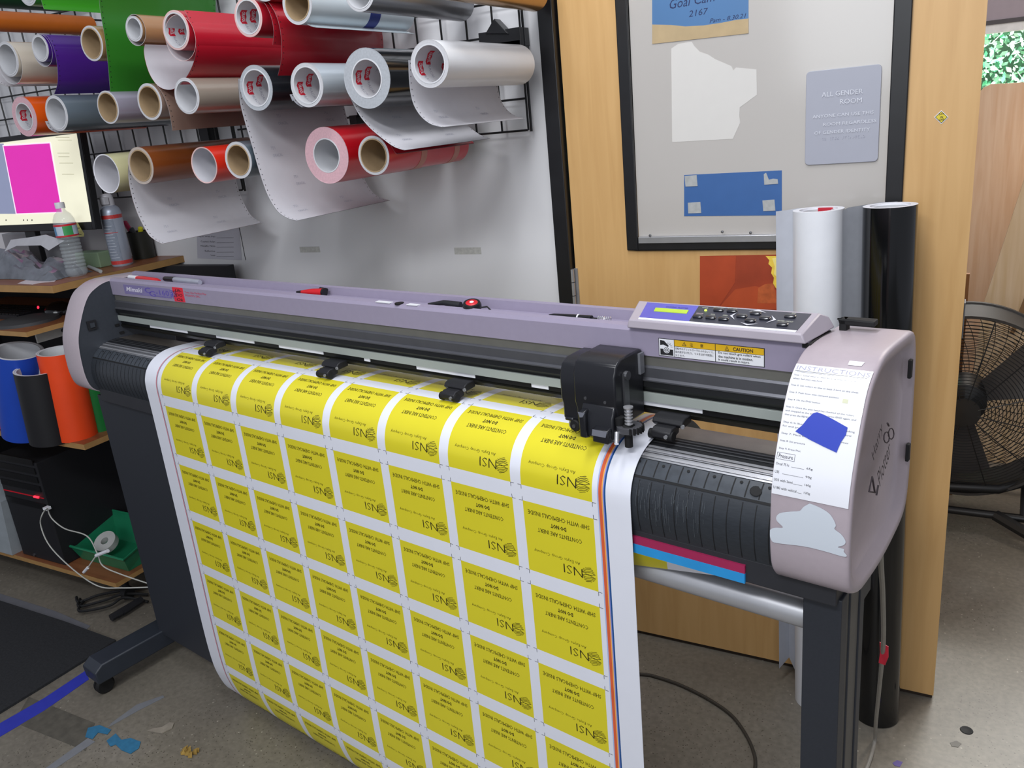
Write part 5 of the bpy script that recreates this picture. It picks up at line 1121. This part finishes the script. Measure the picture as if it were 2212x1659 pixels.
m = MB(); a = at_z(2088, 1577, .001); m.lathe([(0, .001), (.010, .001), (.011, .0015), (.0135, .0015), (.0145, 0)], (a.x, a.y, 0), (0, 0, 1), M_rubber, 20); solo(m, 'floor_anchor', 'small round black anchor hole in the concrete at right', 'anchor', a)
flat('paint_spot', 'small purple paint spot on the floor at bottom right', 'paint spot', [(1928, 1648), (1938, 1642), (1950, 1646), (1944, 1656), (1933, 1654)], mat('#5d4e8c', .6), .0008, .0006)
flat('floor_spot', 'grey blotch on the floor below the anchor hole', 'floor stain', [(2052, 1604), (2066, 1600), (2077, 1606), (2070, 1614), (2056, 1612)], mat('#6b6862', .6), .0008, .0006)
m = MB(); m.tube(cr([at_z(x, y, .005) for x, y in ((1240, 1445), (1383, 1456), (1420, 1463), (1470, 1480), (1530, 1510), (1580, 1545), (1612, 1588), (1629, 1628), (1631, 1659), (1622, 1700), (1600, 1740))], 6), .0042, mat('#3a352e', .6), 8)
solo(m, 'floor_cable', 'dark cable curving over the speckled floor under the plotter', 'cable', at_z(1530, 1510, 0))
b0 = at_z(1890, 1598, .005); vb_ = MI(b0)[1]; ys = [1195, 1290, 1390, 1480, 1560]; xs = [1902, 1907, 1908, 1900, 1892]
pts = [at_v(x, y, 1.15+(vb_-1.15)*(y-1195)/(1598-1195)) for x, y in zip(xs, ys)]+[b0, at_z(1882, 1632, .005), at_z(1870, 1665, .005), at_z(1850, 1710, .005)]
pcb = thing('power_cord', 'grey power cord with red tag hanging behind right plotter leg', 'cord', b0)
m = MB(); m.tube(cr([pts[0]+Vector((0, 0, .05))]+pts, 6), .0042, mat('#8e8a82', .5), 8); m.build('cord', pcb)
m = MB(); P = [at_v(x, y, 1.15+(vb_-1.15)*(1410-1195)/403-.004) for x, y in ((1900, 1387), (1919, 1397), (1919, 1420), (1912, 1437), (1898, 1432), (1901, 1410))]
m.add(P+[p_+MV*.0012 for p_ in P], [(0, 1, 2, 3, 4, 5), (6, 7, 8, 9, 10, 11)]+[(i, (i+1) % 6, 6+(i+1) % 6, 6+i) for i in range(6)], mat('#c8283c', .45)); m.build('tag', pcb, smooth=0, label='red tag')

# ------------------------------------------------------------------ tall rolls leaning on the door
def tall(lb, px, py, r, col, base, Yt=1.885, rough=.25, flap=None, fm=None):
    tp = at_y(px, py, Yt); bs = Vector(base); ax = tp-bs; L_ = ax.length; t = thing('tall_vinyl_roll', lb, 'vinyl roll', base, 'tall vinyl rolls standing against the door'); vm = mat(col, rough, var=.02, coat=.4)
    m = MB(); m.lathe([(r*.74, 0, M_backing), (r, 0, vm), (r, L_, M_paper), (r*.74, L_, M_paper)], bs, ax, vm, 48, closed=True); m.build('wound_vinyl', t)
    m = MB(); m.lathe([(r*.66, .004), (r*.74, .004), (r*.74, L_-.004), (r*.66, L_-.004)], bs, ax, M_corew, 36, closed=True)
    m.build('core', t)
    return t, tp, bs, ax, L_
tw, tp, bs, ax, L_ = tall('tall white vinyl roll leaning on the door with loose liner', 1768, 452, .0525, '#e6e8ee', (-.262, 1.87, .001), rough=.4)
m = MB(); a0 = at_y(1790, 447, 1.86); m.box((tp.x-.005, tp.y+.026, tp.z-.022), (tp.x+.025, tp.y+.034, tp.z-.001), M_redink); m.build('core_mark', tw, smooth=0)
def flap(t, top, bot, mm, mb, off):
    m = MB(); n_ = len(top); K = 24; vs = []
    for i in range(K+1):
        for a, b_ in zip(top, bot): p_ = a.lerp(b_, i/K); vs.append(p_)
    fs = [(i*n_+j, i*n_+j+1, (i+1)*n_+j+1, (i+1)*n_+j) for i in range(K) for j in range(n_-1)]
    m.add(vs, fs, mm, raw=True); m.add([v_+Vector((0, .0008, 0)) for v_ in vs], fs, mb, raw=True); m.build('loose_liner', t, merge=False, smooth=60)
def arc(cx, cy, r, a0_, a1_, z, n_=8): return [Vector((cx+r*math.cos(math.radians(a0_+(a1_-a0_)*i/n_)), cy+r*math.sin(math.radians(a0_+(a1_-a0_)*i/n_)), z)) for i in range(n_+1)]
zt = tp.z-.004
xl = at_y(1677, 452, 1.905).x
gr = mat('#c3c6cf', .55, var=.03, scale=40)
top = [Vector((xl, 1.90, zt)), Vector((xl+.02, 1.915, zt)), Vector((tp.x-.050, 1.925, zt+.002)), Vector((tp.x-.03, 1.93, zt+.002)), Vector((tp.x, 1.9385, zt+.002))]
b1 = at_y(1683, 1455, 1.90); bot = [Vector((b1.x, 1.90, .045)), Vector((b1.x+.018, 1.94, .058)), Vector((bs.x-.052, 1.90, .035)), Vector((bs.x-.045, 1.885, .012)), Vector((bs.x, 1.92, .002))]
flap(tw, top, bot, gr, M_white, 0)
tk, tp2, bs2, ax2, L2 = tall('tall glossy black vinyl roll leaning on the door at right', 1923, 443, .0525, '#0c0d0f', (-.12, 1.868, .001), rough=.12)
zt = tp2.z-.003; xm = at_y(1826, 445, 1.90).x
top = [Vector((xm-.004, 1.865, zt-.004)), Vector((xm+.008, 1.89, zt)), Vector((tp2.x-.045, 1.915, zt+.002)), Vector((tp2.x-.02, 1.935, zt+.003)), Vector((tp2.x+.01, 1.937, zt+.003))]
bot = [Vector((p_.x+.02, p_.y-.012, .01)) for p_ in top]
flap(tk, top, bot, mat('#9fa2aa', .55, var=.04, scale=60), M_black, 0)

# ------------------------------------------------------------------ beyond the door
fy = 2.95; fc = at_y(2082, 882, fy); fr = (at_y(2085, 695, fy).z-at_y(2054, 1068, fy).z)/2
FN = thing('drum_fan', 'large black drum fan standing on the floor beyond the door', 'fan', (fc.x, fy, 0))
fm = mat('#1a1a1b', .4)
def dome(r): return -.045*(1-(r/fr)**2)
m = MB()
for k in range(26):
    r = fr*(.16+.84*k/25); m.lathe([(r-.0012, dome(r)), (r, dome(r)-.0012), (r+.0012, dome(r)), (r, dome(r)+.0012)], fc, (0, 1, 0), fm, 56, closed=True)
for k in range(12):
    a = k*math.pi/6+.3; m.tube([fc+Vector((math.cos(a)*r, dome(r)-.002, math.sin(a)*r)) for r in [fr*(.14+.86*i/8) for i in range(9)]], .0018, fm, 5)
m.lathe([(0, -.048), (fr*.16, -.046), (fr*.16, -.04), (0, -.04)], fc, (0, 1, 0), fm, 24)
m.build('front_grille', FN, merge=False)
m = MB()
for k in range(22):
    r = fr*(.14+.86*k/21); m.lathe([(r-.0012, .20), (r, .199), (r+.0012, .20), (r, .201)], fc, (0, 1, 0), fm, 56, closed=True)
for k in range(36):
    a = k*math.pi/18; m.tube([fc+Vector((math.cos(a+.5*i/8)*r, .201, math.sin(a+.5*i/8)*r)) for i, r in enumerate([fr*(.14+.86*i/8) for i in range(9)])], .0014, fm, 4)
m.build('rear_grille', FN, merge=False)
m = MB(); m.lathe([(fr, -.004), (fr+.009, -.004), (fr+.009, .012), (fr+.003, .014), (fr+.003, .186), (fr+.009, .188), (fr+.009, .204), (fr, .204)], fc, (0, 1, 0), mat('#353332', .6), 64, closed=True); m.build('drum_shell', FN)
m = MB()
for k in range(3):
    a = k*2*math.pi/3+.5; vs = []
    for i in range(7):
        r = fr*(.2+.72*i/6)
        for s_ in (-.32, -.1, .12, .34): vs.append(fc+Vector((math.cos(a+s_*1.1)*r, .10+s_*.11, math.sin(a+s_*1.1)*r)))
    m.add(vs, [(i*4+j, i*4+j+1, (i+1)*4+j+1, (i+1)*4+j) for i in range(6) for j in range(3)], mat('#4c4948', .4))
m.build('blades', FN, merge=False)
m = MB(); m.lathe([(0, .03), (fr*.22, .05), (fr*.24, .17), (0, .19)], fc, (0, 1, 0), fm, 24); m.build('motor', FN)
m = MB(); zb_ = .075
m.tube([(fc.x-.33, fy-.03, zb_), (fc.x+.45, fy-.03, zb_)], .014, fm, 10); m.tube([(fc.x-.33, fy+.32, zb_), (fc.x+.45, fy+.32, zb_)], .014, fm, 10); m.tube([(fc.x+.12, fy-.03, zb_), (fc.x+.34, fy-.18, .02)], .02, fm, 8); m.tube([(fc.x+.30, fy+.1, .20), (fc.x+.12, fy, .16), (fc.x-.1, fy, .145), (fc.x-.28, fy-.03, zb_)], .018, fm, 10); m.tube([(fc.x+.2, fy-.03, zb_), (fc.x+.2, fy+.1, .2)], .012, fm, 8)
m.tube([(fc.x+.19, fy+.1, fc.z+.26), (fc.x+.45, fy+.1, fc.z+.42), (fc.x+.45, fy+.1, .2), (fc.x+.30, fy+.1, .20)], .012, fm, 8)
for x in (fc.x-.28, fc.x+.40): m.tube([(x, fy-.035, zb_), (x, fy+.325, zb_)], .012, fm, 8); m.tube([(x, fy-.03, zb_), (x, fy-.03, .003)], .02, fm, 10); m.tube([(x, fy+.32, zb_), (x, fy+.32, .003)], .02, fm, 10)
m.build('stand_frame', FN)
def board(label, px, Y0_, Y1_, mm, zbase=True, name='plywood_board'):
    P = [at_y(x, y, Y0_) for x, y in px]; m = MB(); m.prism([(p_.x, max(p_.z, .001)) for p_ in P], lambda q_, t_: (q_[0], t_, q_[1]), Y0_, Y1_, mm); return solo(m, name, label, 'board', P[0], smooth=0)
board('wide pale birch plywood board standing beyond the door behind the fan', [(2060, 205), (2115, 201), (2124, 190), (2140, 182), (2212, 178), (2700, 150), (2700, 1200), (2040, 1200)], 3.9, 3.93, M_ply)
board('lighter plywood board leaning diagonally right of the fan', [(2290, 150), (2520, 150), (2300, 1020), (2075, 1020), (2123, 663)], 3.55, 3.57, maple('#e6cba9', '#d8b98f', 'pale_birch'))
board('narrow dark edged board leaning at the right edge', [(2215, 640), (2190, 703), (2182, 720), (2190, 722), (2225, 650)], 3.50, 3.52, mat('#8c6a46', .6), name='wood_strip')
m = MB(); a = at_y(2086, 592, 3.2); b_ = at_y(2095, 592, 3.2); z0_ = at_y(2090, 664, 3.2).z; m.box((a.x-.02, 3.2, .001), (b_.x, 3.22, a.z), mat('#8a5a30', .6)); solo(m, 'wood_strip', 'thin brown wood strip standing just behind the door edge', 'board', (a.x, 3.2, 0), smooth=0)
# outer wall with opening
YW = 5.6; zt_ = at_y(2170, 46, YW).z; zw = at_y(2170, 60, YW).z
m = MB(); m.box((-2.5, YW, zt_), (3.5, YW+.15, 3.0), mat('#a79aa2', .6, var=.02)); o = m.build('wall_far', smooth=0); o['kind'] = 'structure'
m = MB(); m.box((-2.5, YW-.012, zt_-.01), (3.5, YW+.02, zt_+.012), mat('#4c474a', .5)); 
a = at_y(2128, 47.5, YW-.013); 
for k in range(5):
    vs, fs = fit(('GLASS', 'FRONT', 'HANDLE', 'WITH', 'CARE')[k], a.x+.13*k*.55, a.x+.13*k*.55+.06, zt_-.006, zt_+.006) 
    if k < 0: m.add([(x, YW-.0125, z) for x, z in vs], fs, M_white)
o = m.build('trim_2', smooth=0); o['kind'] = 'structure'
m = MB(); m.box((-2.5, YW, zw-.02), (3.5, YW+.10, zt_-.01), mat('#f4f4f4', .5, emit=.0)); o = m.build('window_1', smooth=0); o['kind'] = 'structure'
m = MB(); m.box((-2.5, YW, 0), (3.5, YW+.15, .7), mat('#b5a89c', .6)); o = m.build('wall_right', smooth=0); o['kind'] = 'structure'
random.seed(11); m = MB(); gs = [mat(c_, .6) for c_ in ('#3f8f63', '#7fbf95', '#c8e6d2', '#2d5c40', '#96cfa9')]
lo = at_y(2100, 240, 8.0); hi = at_y(2260, 30, 8.0)
for k in range(9000):
    x = random.uniform(lo.x-1.3, hi.x+1.2); z = random.uniform(.6, hi.z+.5); y = 8.0+random.uniform(-.18, .25); s_ = random.uniform(.012, .035); a = random.uniform(0, 6.3); b2 = random.uniform(-.8, .8)
    d1 = Vector((math.cos(a), b2*.5, math.sin(a)))*s_; d2 = Vector((-math.sin(a), .4, math.cos(a)))*s_*.5; c_ = Vector((x, y, z))
    m.add([c_-d1, c_-d2, c_+d1, c_+d2], [(0, 1, 2, 3)], random.choice(gs))
for k in range(30):
    x = random.uniform(lo.x-.2, hi.x+.3); z = random.uniform(1.0, hi.z); a = random.uniform(-2.5, 2.5); m.tube([(x, 7.85, z), (x+.12*math.sin(a), 7.82, z+.12*math.cos(a))], .003, gs[2], 4)
m.box((lo.x-1.5, 8.3, 0), (hi.x+1.6, 8.35, hi.z+1.2), mat('#24452f', .8))
o = m.build('hedge', merge=False, smooth=0); tag(o, 'bright green leafy hedge seen outside through the opening', 'hedge', kind='stuff')
